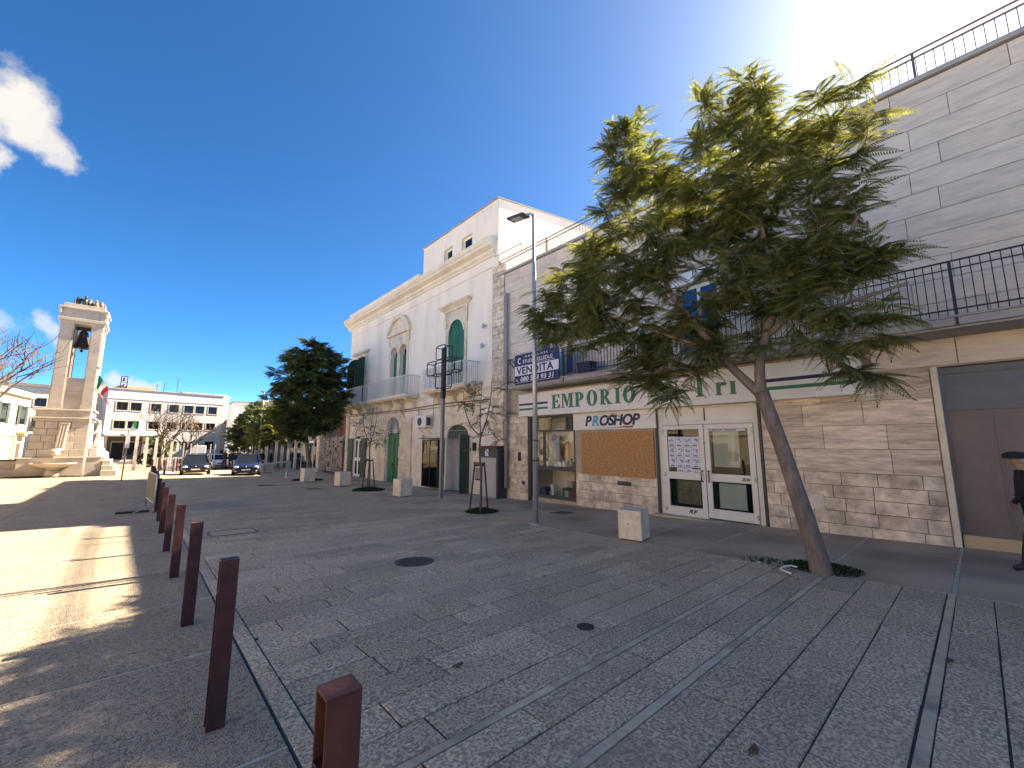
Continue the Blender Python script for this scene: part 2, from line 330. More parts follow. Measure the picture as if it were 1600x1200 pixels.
def slab(m, x0, x1, y0, y1, dz=0., ch=.006, jit=.0, r=rng):
    j = lambda: r.uniform(-jit, jit)
    c = [(x0 + j(), y0 + j()), (x1 + j(), y0 + j()), (x1 + j(), y1 + j()), (x0 + j(), y1 + j())]
    h = r.uniform(-.0015, .0015) + dz; cx, cy = (x0 + x1) / 2, (y0 + y1) / 2
    ins = lambda x, y: (x + (ch if x < cx else -ch), y + (ch if y < cy else -ch))
    t = [ins(*p) for p in c]
    vs = [(x, y, gz(x, y) + h) for x, y in t] + [(x, y, gz(x, y) + h - ch * .7) for x, y in c] + [(x, y, gz(x, y) - .035) for x, y in c]
    fs = [(0, 1, 2, 3)]
    for a in (0, 4):
        for i in range(4): fs.append((a + i, a + 4 + i, a + 4 + (i + 1) % 4, a + (i + 1) % 4))
    m.add(vs, fs)
# road rows (y edges measured), smooth strips between some
rows = []; strips = [.35, 1.585, 2.21]
edges = [(-.28, .055), (.055, .35), (.43, .82), (.82, 1.18), (1.18, 1.585), (1.655, 1.94), (1.94, 2.21), (2.28, 2.56), (2.56, 2.9)]
y = -.28
while y > -4.2: edges.insert(0, (y - .36, y)); y -= .36
y = 2.9
sts = {4.55: 1, 6.6: 1, 9.4: 1, 12.6: 1, 16.: 1, 20: 1}
pend = sorted(sts)
while y < 46:
    if pend and y >= pend[0]: strips.append(y); y += .07; pend.pop(0)
    w = rng.choice([.30, .33, .36]); edges.append((y, y + w)); y += w
far = MB(); nsl = 0; smallrng = random.Random(5)
holes_xy = [(3.43, 6.21, .36), (3.42, 2.75, .0)]
for (y0, y1) in sorted(edges):
    x = .94; first = True
    while x < 7.40:
        L = smallrng.uniform(.75, 1.65) if smallrng.random() < .6 else smallrng.uniform(.5, .8)
        if first: L *= smallrng.uniform(.4, 1); first = False
        x1 = min(x + L, 7.44)
        if 7.44 - x1 < .25: x1 = 7.44
        g = .005
        near = y0 > -1.6 and y1 < 11 and not (y0 < .3 and x < 2.2) and nsl < 292
        if near:
            m = MB(); slab(m, x + .006, x1 - .006, y0 + g, y1 - g, jit=.003); o = m.build('paving_slab', slab_m, road, origin=((x + x1) / 2, (y0 + y1) / 2, gz((x + x1) / 2, y0))); nsl += 1
        else: slab(far, x + .007, x1 - .007, y0 + g, y1 - g, jit=.003)
        x = x1
far.build('paving_slab', slab_m, road, kind='stuff')
for ys_ in strips:
    x = .97
    while x < 7.4:
        x1 = min(7.44, x + rng.uniform(1.1, 1.9)); m = MB(); slab(m, x + .002, x1 - .002, ys_ + .003, ys_ + .067, .001, .004); m.build('smooth_strip', strip_m, road); x = x1
y = -3.
while y < 40:      # edge stones beside the steel edging
    L = rng.uniform(.7, 1.1); m = MB(); slab(m, .811, .935, y + .003, y + L - .003, .002, .006, .002); m.build('edge_stone', slab_m, road); y += L
structure(sheet([.796, .806], lin(-4, 40, 44), .004), 'kerb_edging', black_m)
# brown pavement along the buildings
yb = [-8, -5.4, -2.3, -.9, .37, 1.68, 2.30, 3.6, 4.92, 6.9, 8.9, 11, 13.2, 15.4, 17.7, 20, 22.4, 24.8, 27.2, 29.6, 32, 35, 38, 42, 46, 50, 55, 60]
for i in range(len(yb) - 1):
    for xa, xb in ((7.46, 8.75), (8.75, 10.05), (10.05, 11.34)):
        m = MB(); slab(m, xa + .003, xb - .003, yb[i] + .025, yb[i + 1] - .025, 0, .004, .002); m.build('pavement_slab', walk_m, walk)
    if i:
        m = MB(); slab(m, 7.47, 11.34, yb[i] - .022, yb[i] + .022, .0005, .003); m.build('pale_joint', strip_m if i not in (5, 6, 8, 4) else pstrip_m, walk)
# plaza panels with pale strips
pb = [-4.4, -2.6, -.8, 1.0, 2.85, 4.62, 6.36, 7.95, 8.1, 10.05, 11.8, 13.4, 15.2, 17, 18.8, 20.6, 22.4, 24.2, 26, 27.8, 29.6, 31.4, 33.2, 36, 39, 42, 45, 48, 52, 56, 60, 65, 70, 76]
px = [.793, -2.6, -6.0, -9.4, -14, -20, -30]
for i in range(len(pb) - 1):
    for k in range(len(px) - 1):
        if pb[i + 1] - pb[i] < .3: continue
        m = MB(); slab(m, px[k + 1] + .004, px[k] - .004, pb[i] + .02, pb[i + 1] - .02, 0, .003); m.build('plaza_panel', plaza_m, plaza)
    if pb[i] not in (7.95, 8.1): m = MB(); slab(m, -14, .79, pb[i] - .013, pb[i] + .013, .001, .003); m.build('pale_strip', pstrip_m, plaza)
m = MB(); slab(m, -14, .78, 7.975, 8.075, -.0, .003); m.build('plaza_panel', plaza_m, plaza)

# ------------------------------------------------------------------ covers and small things on the ground
def cover_round(x, y, r, name, label, cat):
    t = thing(name, label, cat, (x, y, gz(x, y)))
    tilt = Vector((-.021, hy(y + .5) - hy(y - .5), 0))
    def disc(m, r0, r1, z0, z1):
        n = 40; vs = []
        for rr, z in ((r0, z0), (r0, z1), (r1, z1), (r1, z0)):
            for k in range(n):
                a = 2 * math.pi * k / n; X, Y = rr * math.cos(a), rr * math.sin(a); vs.append((X, Y, X * tilt.x + Y * tilt.y + z))
        fs = [(i * n + k, i * n + (k + 1) % n, (i + 1) * n + (k + 1) % n, (i + 1) * n + k) for i in range(3) for k in range(n)]
        m.add(vs, fs)
    m = MB(); disc(m, r, r * .9, -.01, .008); m.build('cover_frame', iron_m, t)
    m = MB(); disc(m, r * .885, .002, -.01, .006); m.build('cover_plate', iron_m, t)
    m = MB()
    for i in range(-6, 7):
        for j in range(-6, 7):
            X, Y = i * r * .13, j * r * .13
            if X * X + Y * Y < (r * .8) ** 2: m.box(X - r * .035, X + r * .035, Y - r * .035, Y + r * .035, X * tilt.x + Y * tilt.y + .0055, X * tilt.x + Y * tilt.y + .010)
    m.build('tread_studs', iron_m, t, kind='stuff')
cover_round(3.43, 6.21, .31, 'manhole_cover', 'round cast iron manhole cover in the middle of the paved road', 'manhole cover')
cover_round(3.42, 2.75, .085, 'valve_cover', 'tiny dark oval cover in the stone paving near the front', 'valve cover')
def cover_rect(x0, x1, y0, y1, name, label, cat, m_, inner=None):
    t = thing(name, label, cat, ((x0 + x1) / 2, (y0 + y1) / 2, 0)); m = MB(); fz = lambda m_, a, b, c, d, h: slab(m_, a, b, c, d, h, .002)
    w = .03
    for q in ((x0, x1, y0, y0 + w), (x0, x1, y1 - w, y1), (x0, x0 + w, y0 + w, y1 - w), (x1 - w, x1, y0 + w, y1 - w)): fz(m, *q, .007)
    m.build('cover_frame', iron_m, t, world=True)
    m = MB(); fz(m, x0 + w + .004, x1 - w - .004, y0 + w + .004, y1 - w - .004, .003); m.build('cover_plate', inner or m_, t, world=True)
cover_rect(1.25, 2.15, 11.05, 11.75, 'paved_hatch', 'rectangular iron framed hatch filled with paving beyond the dark bollards', 'hatch', iron_m, slab_m)
cover_rect(9.3, 9.85, 8.2, 8.75, 'pavement_hatch', 'dark square hatch in the brown pavement below the shop display window', 'hatch', iron_m)
cover_rect(6.1, 6.75, 21.6, 22.2, 'road_hatch', 'thin dark hatch in the road just before the young staked tree by the green door', 'hatch', iron_m)
cover_rect(4.6, 5.4, 24.6, 25.4, 'road_hatch', 'dark hatch in the road before the sunlit band, nearest the dark blue car', 'hatch', iron_m)
for y, s in ((7.96, 'nearest the camera'), (10.2, 'second from the camera, in the sunlit patch'), (12.6, 'farthest, close to the shadow edge')):
    m = MB(); slab(m, -.84, -.60, y - .022, y + .022, .004, .003)
    tag(m.build('drain_slot', black_m, origin=(-.72, y, gz(-.72, y))), 'short dark drain slot in the plaza, ' + s, 'drain slot', 'drain slots in the plaza')
# bits of litter beside the big tree
for i, (x, y, s, l) in enumerate([(7.15, 2.75, .06, 'crumpled white paper scrap on the dirt left of the large tree'), (7.35, 2.45, .045, 'small white scrap lying closest to the large tree trunk'), (6.75, 2.9, .05, 'flattened white scrap on the stone slabs left of the tree')]):
    m = MB(); z = gz(x, y) + .004; pts = [(math.cos(a) * s * (.6 + .4 * rng.random()), math.sin(a) * s * (.6 + .4 * rng.random()), rng.random() * .025) for a in [k * 1.05 for k in range(6)]]
    m.add([(x, y, z + .02)] + [(x + a, y + b, z + c) for a, b, c in pts], [(0, i_ + 1, (i_ + 1) % 6 + 1) for i_ in range(6)]); tag(m.build('paper_scrap', white_m, origin=(x, y, z)), l, 'litter')
m = MB(); a0 = [k * .3 for k in range(12)]
m.tube([(7.18 + .2 * math.cos(a) , 1.95 + .16 * math.sin(a), gz(7.2, 2) + .03 + .01 * math.sin(a * 3)) for a in a0], .012, 6)
tag(m.build('bent_hose', white_m, origin=(7.18, 1.95, -.2)), 'pale curved piece of hose lying at the foot of the large tree', 'hose')
m = MB(); x, y = 4.9, -.02
for (X, Y) in ((5.05, .33), (2.75, 1.02), (2.05, 2.95)):
    m = MB(); m.add([(X + .05 * math.cos(a) * (1 + .5 * math.sin(3 * a)), Y + .025 * math.sin(a), gz(X, Y) + .003 + .012 * (k % 2)) for k, a in enumerate([i * .7 for i in range(9)])], [tuple(range(9))])
    tag(m.build('dead_leaf', stake_m, origin=(X, Y, gz(X, Y))), {5.05: 'dark dead leaf on the smooth strip at the lower right', 2.75: 'dark dead leaf on the paving at the bottom edge', 2.05: 'dark dead leaf on the paving beside the front bollard'}[X], 'leaf')
# grass rings
def grass(cx, cy, rx, ry, n, h, name='grass', label=None):
    m = MB()
    for i in range(n):
        a = rng.random() * 6.283; r = math.sqrt(rng.random()); x = cx + rx * r * math.cos(a); y = cy + ry * r * math.sin(a); z = gz(x, y) - .005
        hh = h * (1.15 - .8 * r) * rng.uniform(.5, 1.2); b = rng.random() * 6.283; w = .006 + .01 * rng.random(); dx, dy = math.cos(b) * w, math.sin(b) * w; lx, ly = rng.uniform(-1, 1) * hh * .8, rng.uniform(-1, 1) * hh * .8
        m.add([(x - dx, y - dy, z), (x + dx, y + dy, z), (x + lx * .5 + dx * .7, y + ly * .5 + dy * .7, z + hh * .7), (x + lx, y + ly, z + hh)], [(0, 1, 2), (0, 2, 3)])
    o = m.build(name, grass_m, origin=(cx, cy, gz(cx, cy))); tag(o, label, 'grass', None, 'stuff'); return o
grass(7.72, 1.72, .42, .5, 1100, .09, label='thin dark grass around the foot of the large tree')
grass(7.6, 2.35, .3, .5, 260, .05, label='sparse grass straggling left of the large tree')
grass(7.95, 10.33, .5, .5, 2200, .14, label='round tuft of grass under the nearer staked young tree')
grass(8.3, 19.7, .75, .75, 2200, .18, label='round tuft of grass under the young tree by the green door')
grass(7.7, 27.4, .9, .9, 1500, .15, label='dark grass patch under the bushy tree by the white cube')
grass(-4.4, 37.7, 2.6, .8, 3000, .12, label='strip of green grass before the bell monument')

# ================================================================== SHOP BUILDING (right)
shop = thing('shop_building', 'beige travertine clad shop building with long balcony, roof railing and green lettered shop front', 'building', (11.3, 6, -.5))
FX = 11.30
def W(mb, name, m, parent=None, **k): return mb.build(name, m, parent or shop, world=True, **k)
def courses(y0, y1, z0, z1, h, L, m_, name, parent, x0=None, x1=None, holes=(), jit=.3, r=rng, gap=.004, proud=.006):
    x0 = FX - .04 if x0 is None else x0; x1 = FX + .01 if x1 is None else x1
    nz = max(1, round((z1 - z0) / h)); hh = (z1 - z0) / nz
    for k in range(nz):
        za, zb = z0 + k * hh, z0 + (k + 1) * hh; y = y0 - (r.uniform(0, .5) * L)
        segs = [(y0, y1)]
        for (a, b, c, d) in holes:
            if zb > c + .01 and za < d - .01:
                segs = [q for s_ in segs for q in ((s_[0], min(s_[1], a)), (max(s_[0], b), s_[1])) if q[1] - q[0] > .02]
        for (a, b) in segs:
            p = a; first = True
            while p < b - .01:
                l = L * r.uniform(1 - jit, 1 + jit)
                if first: l *= r.uniform(.4, 1); first = False
                q = min(p + l, b)
                if b - q < L * .25: q = b
                cz, cy = (za + zb) / 2, (p + q) / 2; e = .005; xo = x0 - r.uniform(0, proud)
                mb = MB(); mb.taper(x0 + .01, x1, p + gap, q - gap, za + gap, x0 + .01, x1, p + gap, q - gap, zb - gap)
                mb.v[0] = (xo, p + gap + e, za + gap + e); mb.v[3] = (xo, q - gap - e, za + gap + e); mb.v[4] = (xo, p + gap + e, zb - gap - e); mb.v[7] = (xo, q - gap - e, zb - gap - e)
                mb.build(name, m_, parent, origin=(x0, cy, cz)); p = q
win_up = [(9.97, 11.15), (4.25, 5.40)]
holes = [rect(9.35, 11.52, -.40, 2.62), rect(3.54, 6.2, -.9, 2.66), rect(-3.6, .40, -.9, 3.08)] + [rect(a, b, 3.82, 6.12) for a, b in win_up]
m = MB(); m.wall(rect(-12, 13.15, -1.2, 9.0), holes, FX, [1.2, .16, .28] + [.22] * 2); W(m, 'wall', joint_m)
m = MB(); m.box(12.55, 22, -12, 13.62, -1.2, 8.98); m.box(11.32, 12.55, -12.3, -12.0, -1.2, 8.98); W(m, 'rear_wall', plaster_m)
m = MB(); m.box(11.18, 22, -12.3, 13.62, 9.0, 9.10); W(m, 'roof', concrete_m)
# upper cladding, lower courses
upr = random.Random(3)
wholes = [(a - .12, b + .12, 3.0, 6.50) for a, b in win_up]
courses(-6.0, 13.10, 3.86, 8.98, .47, 1.7, upper_m, 'cladding_panel', shop, holes=wholes, r=upr, gap=.0009, proud=.002)
courses(.47, 3.46, 1.0, 3.0, .5, 1.5, trav_m, 'stone_panel', shop, r=upr, gap=.0008, proud=.001)
courses(.47, 3.46, -.62, 1.0, .27, .62, block_m, 'stone_block', shop, gap=.0012)
courses(6.28, 9.30, -.78, .62, .28, .6, block_m, 'stone_block', shop, x0=FX - .06, gap=.0012)
courses(11.70, 13.08, -.85, 2.66, .27, .75, block_m, 'stone_block', shop, r=upr)
courses(-6.0, -3.68, -.5, 3.08, .5, 1.3, trav_m, 'stone_panel', shop, r=upr)
courses(-6, 1.3, 3.10, 3.62, .52, 1.6, upper_m, 'stone_panel', shop, r=upr)
m = MB(); m.box(FX - .05, FX + .25, .36, .455, -.5, 3.08); W(m, 'garage_jamb', trim_m, bevel=.008)
m = MB(); m.box(FX - .03, FX + .02, 6.28, 9.32, .63, 2.02); W(m, 'window_surround', joint_m)
for a, b in ((3.47, 3.53), (6.21, 6.27)): m = MB(); m.box(FX - .06, FX + .03, a, b, -.7, 2.66); W(m, 'door_jamb', dgrey_m)
# small plates on the walls
m = MB(); m.box(FX - .075, FX - .05, 7.15, 7.62, .31, .44); W(m, 'vent_grille', dgrey_m)
m = MB(); m.box(FX - .06, FX - .04, 2.35, 2.62, .18, .50); W(m, 'meter_hatch', galv_m)
m = MB(); m.box(FX - .06, FX - .04, 3.18, 3.33, 2.0, 2.13); W(m, 'number_plate', white_m)
m = MB(); m.box(FX - .07, FX - .04, 12.1, 12.25, .9, 1.25); m.box(FX - .12, FX - .07, 12.13, 12.2, .95, 1.02); W(m, 'wall_hook', black_m)
m = MB(); m.box(FX - .06, FX - .04, 11.85, 12.05, .0, .14); W(m, 'wall_box', dgrey_m)
# display window: dark frame, interior niche
f = MB()
f.box(FX - .02, FX + .07, 11.42, 11.52, -.4, 2.62); f.box(FX - .02, FX + .07, 9.35, 9.41, -.4, 2.62); f.box(FX - .01, FX + .06, 9.41, 11.42, 2.54, 2.62); f.box(FX - .01, FX + .06, 9.41, 11.42, 2.02, 2.1)
f.box(FX - .01, FX + .06, 9.41, 11.42, .62, .76); f.box(FX - .01, FX + .06, 9.41, 11.42, -.4, -.28); f.box(FX - .005, FX + .055, 10.82, 10.92, .76, 2.02); f.box(FX - .005, FX + .055, 9.72, 9.8, 2.1, 2.54)
dw = W(f, 'display_window', dgrey_m, bevel=.006)
m = MB(); m.box(FX - .05, FX + .03, 11.53, 11.69, -.9, 2.66); W(m, 'shutter_rail', black_m)
for a in ((9.41, 10.82, .76, 2.02), (10.92, 11.42, .76, 2.02), (9.41, 11.42, -.28, .62), (9.8, 11.42, 2.1, 2.54)):
    m = MB(); m.box(FX + .02, FX + .028, a[0], a[1], a[2], a[3]); W(m, 'glass_pane', shopglass_m, dw)
m = MB(); m.box(FX + .02, FX + .1, 9.41, 9.72, 2.1, 2.54); W(m, 'fan_vent', black_m, dw)
m = MB(); m.box(FX + .08, 12.5, 9.36, 11.5, .66, .70); W(m, 'display_shelf', white_m, dw)
m = MB(); m.box(12.46, 12.49, 9.3, 11.6, -.5, 2.7); m.box(FX + .1, 12.46, 9.3, 11.6, -.4, -.36); W(m, 'display_back', plaster_m, dw)
cur = MB()
for k in range(9): cur.tube([(12.2, 10.05 - k * .07, .72), (12.2 + .02 * (k % 2), 10.05 - k * .07, 2.0)], .045, 8)
W(cur, 'curtain', paper_m, dw, smooth=True)
cur = MB()
for k in range(9): cur.tube([(12.2, 11.4 - k * .06, .72), (12.2 + .02 * (k % 2), 11.4 - k * .06, 2.0)], .04, 8)
W(cur, 'curtain', paper_m, dw, smooth=True)
GG = 'goods in the shop display window'
t = thing('dress_form', 'dark and red dressed mannequin torso behind the display window glass', 'mannequin', (11.95, 10.25, .70), group=GG)
m = MB(); m.lathe([(.03, 0), (.03, .25)], n=8); m.lathe([(.12, 0), (.1, .02)], n=12); m.build('stand', black_m, t)
m = MB(); m.lathe([(.10, .25), (.17, .34), (.15, .5), (.19, .72), (.17, .85), (.06, .92), (.045, 1.0)], n=14); m.build('torso', mat('red_cloth', (.25, .012, .016), .9), t, smooth=True)
m = MB(); m.lathe([(.18, .28), (.22, .45), (.2, .3)], n=14); m.tube([(.02, .2, .8), (-.02, .27, .4)], [.06, .05], 8); m.build('jacket_sleeve', black_m, t, smooth=True)
goods = [('storage_box', 'small green box on the floor of the display window', green_m, (11.75, 10.15, -.36), (.14, .2, .34)), ('storage_box', 'white packet standing at the left end of the lower display', white_m, (11.7, 10.75, -.36), (.12, .14, .42)),
         ('storage_box', 'pale green tin in the middle of the lower display', frost_m, (11.62, 9.98, -.36), (.1, .17, .26)), ('storage_box', 'red box near the right end of the lower display', red_m, (11.62, 9.7, -.36), (.12, .19, .2)),
         ('storage_box', 'blue box at the right end of the lower display', cyan_m, (11.7, 9.5, -.36), (.1, .12, .32)), ('storage_box', 'dark navy box at the left of the lower display', navy_m, (11.68, 11.1, -.36), (.14, .22, .3)),
         ('storage_box', 'cream carton behind the green box in the lower display', cream_m, (12.1, 10.2, -.36), (.14, .24, .55)), ('storage_box', 'orange brown carton behind the red box in the lower display', osb_m, (12.1, 9.75, -.36), (.14, .2, .46)),
         ('storage_box', 'dark red box on the right end of the upper shelf', mat('maroon_card', (.12, .02, .02)), (11.7, 9.6, .70), (.15, .2, .24))]
for n_, l_, mm, (x, y, z), (a, b, c) in goods:
    m = MB(); m.box(-a, a, -b / 2, b / 2, 0, c); m.box(-a - .004, a + .004, -b / 2 - .004, b / 2 + .004, c * .8, c + .006); o = m.build(n_, mm, bevel=.006); o.location = (x, y, z); tag(o, l_, 'box', GG)
for i, y in enumerate((10.62, 10.4, 10.18, 11.0)):
    m = MB(); m.lathe([(.02, -.012), (.1, -.012), (.115, .008), (.1, .012), (.02, .004)], n=18); o = m.build('display_plate', white_m, smooth=True); o.rotation_euler = (0, R(78), 0); o.location = (11.62, y, .82)
    tag(o, ['pale round plate stood on the shelf, left of three', 'pale round plate stood on the shelf, middle of three', 'pale round plate stood on the shelf, right of three', 'pale round plate alone behind the narrow left pane'][i], 'plate', GG)
for i, y in enumerate((10.6, 10.72, 11.3)):
    m = MB(); m.lathe([(.05, 0), (.055, .16), (.02, .2), (.02, .26), (.03, .27)], n=12); o = m.build('spray_bottle', [white_m, frost_m, mat('teal_plastic', (.02, .2, .2))][i], smooth=True); o.location = (11.5, y, -.36)
    tag(o, ['white bottle at the front of the lower display', 'pale grey green bottle in front of the white packet', 'teal bottle at the far left of the lower display'][i], 'bottle', GG)
# entrance: two cream leaves under a solid transom
f = MB(); xa, xb = FX + .02, FX + .11
f.box(xa, xb, 3.54, 3.66, -.45, 2.63); f.box(xa, xb, 6.08, 6.2, -.45, 2.63); f.box(xa, xb, 3.66, 6.08, 2.13, 2.22); f.box(xa, xb, 3.66, 6.08, 2.57, 2.63)
ed = W(f, 'entrance_door', alu_m, bevel=.006)
for a, b in ((3.66, 4.84), (4.88, 6.08)): 
    m = MB(); m.box(FX + .05, FX + .07, a, b, 2.22, 2.57); W(m, 'transom_panel', sign_m, ed)
for (a, b, hand) in ((4.90, 6.07, -1), (3.67, 4.88, 1)):
    zb = gz(11.3, (a + b) / 2) + .04; m = MB(); x0, x1 = FX + .0, FX + .055
    m.box(x0, x1, a, a + .13, zb, 2.12); m.box(x0, x1, b - .13, b, zb, 2.12); m.box(x0, x1, a + .13, b - .13, 2.0, 2.12); m.box(x0, x1, a + .13, b - .13, .62, .82); m.box(x0, x1, a + .13, b - .13, zb, zb + .24)
    W(m, 'door_leaf', alu_m, ed, bevel=.006)
    for z0, z1 in ((.82, 2.0), (zb + .24, .62)):
        m = MB(); m.box(FX + .02, FX + .028, a + .13, b - .13, z0, z1); W(m, 'glass_pane', shopglass_m, ed)
    hy_ = (a + .07) if hand < 0 else (b - .07); q = 1 if hand < 0 else -1
    m = MB(); m.tube([(x0 - .002, hy_, .60), (x0 - .06, hy_, .60), (x0 - .075, hy_ + q * .02, .63), (x0 - .075, hy_ + q * .02, .85), (x0 - .06, hy_, .88), (x0 - .002, hy_, .88)], .016, 8); W(m, 'door_handle', black_m, ed, smooth=True)
    for z in (zb + .15, .72, 1.95):
        yy = b - .02 if hand < 0 else a + .02; m = MB(); m.tube([(x0 - .015, yy, z - .06), (x0 - .015, yy, z + .06)], .018, 8); m.box(x0 - .012, x0 + .003, yy - .04, yy + .04, z - .04, z + .04); W(m, 'hinge', galv_m, ed)
m = MB(); m.box(FX + .6, FX + .62, 3.5, 6.2, -.6, 2.66); W(m, 'lobby_backing', mat('dim_interior', (.05, .052, .05), .9, .3, 2), ed)
m = MB(); m.box(FX + .06, FX + .075, 4.04, 4.68, 1.0, 1.95); W(m, 'backing_sheet', frost_m, ed); m = MB(); m.box(FX + .06, FX + .075, 3.95, 4.6, zb + .28, .58); W(m, 'backing_sheet', frost_m, ed)
m = MB(); m.box(FX + .10, FX + .12, 5.1, 5.75, zb + .28, .58); 
W(m, 'backing_sheet', mat('khaki_sheet', (.17, .165, .11), .8, .4, 9), ed)
m = MB(); m.prism([(4.3 + .0, 1.15), (4.12, 1.15), (4.07, 1.2), (4.05, 1.28), (4.07, 1.36), (4.12, 1.41), (4.3, 1.41)], FX + .052, FX + .058); W(m, 'dark_notice', greyp_m, ed)
# price sheets: 4 x 4
for r_ in range(4):
    for c_ in range(4):
        if r_ == 3 and c_ == 0: continue
        y1 = 5.92 - c_ * .222; z1 = 1.80 - r_ * .285 - .01 * rng.random() - (.03 if r_ == 3 and c_ == 3 else 0); m = MB(); m.box(FX + .014, FX + .018, y1 - .215, y1, z1 - .28, z1); m.cur = 1
        w = rng.uniform(.05, .075); 
        for k in range(5):
            yy = y1 - .107 + rng.uniform(-w, w) ; zz = z1 - .10 + rng.uniform(-.04, .04); m.box(FX + .0125 - k * .0002, FX + .0135, yy - .022, yy + .022, zz - .02, zz + .02)
        m.cur = 2
        for k in range(4): m.box(FX + .0122, FX + .0135, y1 - .155 + k * .03, y1 - .133 + k * .03, z1 - .258, z1 - .222)
        m.box(FX + .0122, FX + .0135, y1 - .16, y1 - .06, z1 - .19, z1 - .185)
        W(m, 'price_sheet', [paper_m, greyp_m, blackp_m], ed)
m = MB(); m.box(FX + .014, FX + .018, 3.85, 4.73, 1.93, 1.995); W(m, 'sticker_band', paper_m, ed)
text('sticker_lettering', 'PROSHOP  PROSHOP', blackp_m, .062, (FX + .012, 4.71, 1.94), ed, .0012, .001, .25, 1.12)
text('scribble_tag', 'RUP', blackp_m, .13, (FX - .004, 5.42, -.27), ed, .004, .001, .4, .8); text('scribble_tag', 'ZOX', blackp_m, .10, (FX - .004, 4.02, .68), ed, .003, .001, .4, .8)
m = MB(); m.lathe([(.032, 0), (.032, .004)], n=16); 
for v in range(len(m.v)): x_, y_, z_ = m.v[v]; m.v[v] = (FX - .001 - z_, 4.89 + x_, 1.62 + y_)
W(m, 'round_sticker', greyp_m, ed)
m = MB(); m.box(FX - .3, FX + .1, 3.4, 6.3, -1, gz(11.3, 4.9) + .02); W(m, 'door_step', strip_m)
# garage
m = MB(); m.box(FX + .2, FX + .26, -3.6, .36, -.3, 2.25)
for k in range(7): m.box(FX + .185, FX + .2, .30 - .56 * k - .03, .30 - .56 * k + .0, -.05, 2.1)
gd = W(m, 'garage_door', garage_m)
m = MB(); m.box(FX + .16, FX + .24, -3.6, .36, 2.25, 2.36); m.box(FX + .2, FX + .24, -3.6, .36, 2.36, 2.95); m.box(FX + .15, FX + .26, -3.6, .36, 2.95, 3.07); W(m, 'garage_transom', mat('blue_grey_metal', (.13, .145, .16), .5, .1), gd)
m = MB(); m.box(FX + .02, FX + .19, -.9, .34, -.35, -.02); W(m, 'threshold_board', mat('pale_wood', (.5, .37, .22), .8, .15, 8, stretch=(1, 1, 8)), gd, bevel=.006)
# upper windows
for a, b in win_up:
    m = MB(); x0 = FX + .12
    m.box(x0, x0 + .07, a, a + .08, 3.84, 6.12); m.box(x0, x0 + .07, b - .08, b, 3.84, 6.12); m.box(x0, x0 + .07, a + .08, b - .08, 6.02, 6.12); m.box(x0, x0 + .07, (a + b) / 2 - .05, (a + b) / 2 + .05, 3.84, 6.02); m.box(x0, x0 + .07, a + .08, b - .08, 3.84, 3.98)
    w_ = W(m, 'balcony_window', white_m, bevel=.005)
    m = MB(); m.box(x0 + .03, x0 + .04, (a + b) / 2 + .05, b - .08, 3.98, 6.02); W(m, 'glass_pane', bglass_m, w_)
    m = MB(); m.box(x0 + .03, x0 + .04, a + .08, (a + b) / 2 - .05, 3.98, 6.02); W(m, 'glass_pane', bglass_m if a < 5 else paper_m, w_)
    m = MB(); m.box(FX - .1, FX + .03, a - .12, b + .12, 6.14, 6.48); W(m, 'shutter_box', white_m, w_, bevel=.01)
    m = MB(); m.box(FX - .05, FX + .03, a - .11, a - .002, 3.84, 6.13); m.box(FX - .05, FX + .03, b + .002, b + .11, 3.84, 6.13); W(m, 'window_jamb', plaster_m, w_)
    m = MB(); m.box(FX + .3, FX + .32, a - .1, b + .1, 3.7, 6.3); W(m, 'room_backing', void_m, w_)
# balcony
m = MB(); m.box(10.33, 11.32, -6, 11.86, 3.66, 3.80); m.box(10.30, 10.40, -6, 11.89, 3.80, 3.835); m.box(10.4, 11.32, 11.83, 11.89, 3.80, 3.835); m.box(10.4, 11.3, -6, 11.5, 3.62, 3.66)
bal = W(m, 'balcony', concrete_m, bevel=.01)
m = MB(); y = -6
while y < 11.84: m.box(10.335, 10.349, y - .007, y + .007, 3.70, 4.80); y += .115
for xx in (10.5, 10.65, 10.8, 10.95, 11.1): m.box(xx - .007, xx + .007, 11.833, 11.847, 3.83, 4.8)
for z in (4.80, 3.93): m.box(10.322, 10.362, -6, 11.86, z, z + .022); m.box(10.362, 11.28, 11.82, 11.86, z, z + .022)
m.box(10.33, 10.365, -6, 11.86, 4.66, 4.675)
for yy in (11.84, 9.0, 6, 3, 0, -3): m.box(10.315, 10.345, yy - .018, yy + .018, 3.66, 4.82)
m.bar((10.4, 11.84, 4.78), (11.2, 11.84, 4.0), .02)
W(m, 'balcony_railing', ral_m, bal)
t = thing('storage_crate', 'dark blue plastic crate standing behind the balcony bars right of the sale banner', 'crate', (10.7, 8.3, 3.81)); m = MB(); m.taper(-.16, .16, -.25, .25, 0, -.18, .18, -.28, .28, .4); m.build('crate_body', navy_m, t, bevel=.01); m = MB(); m.box(-.19, .19, -.3, .3, .4, .44); m.build('crate_rim', navy_m, t)
t = thing('folded_awning', 'folded blue cloth hanging behind the balcony bars beside the sale banner', 'cloth', (10.6, 9.0, 4.0)); m = MB()
for k in range(4): m.tube([(0, -.05 * k, 0), (.01, -.05 * k, 1.0)], .035, 8)
m.build('cloth_folds', mat('blue_cloth', (.03, .06, .2), .9), t, smooth=True)
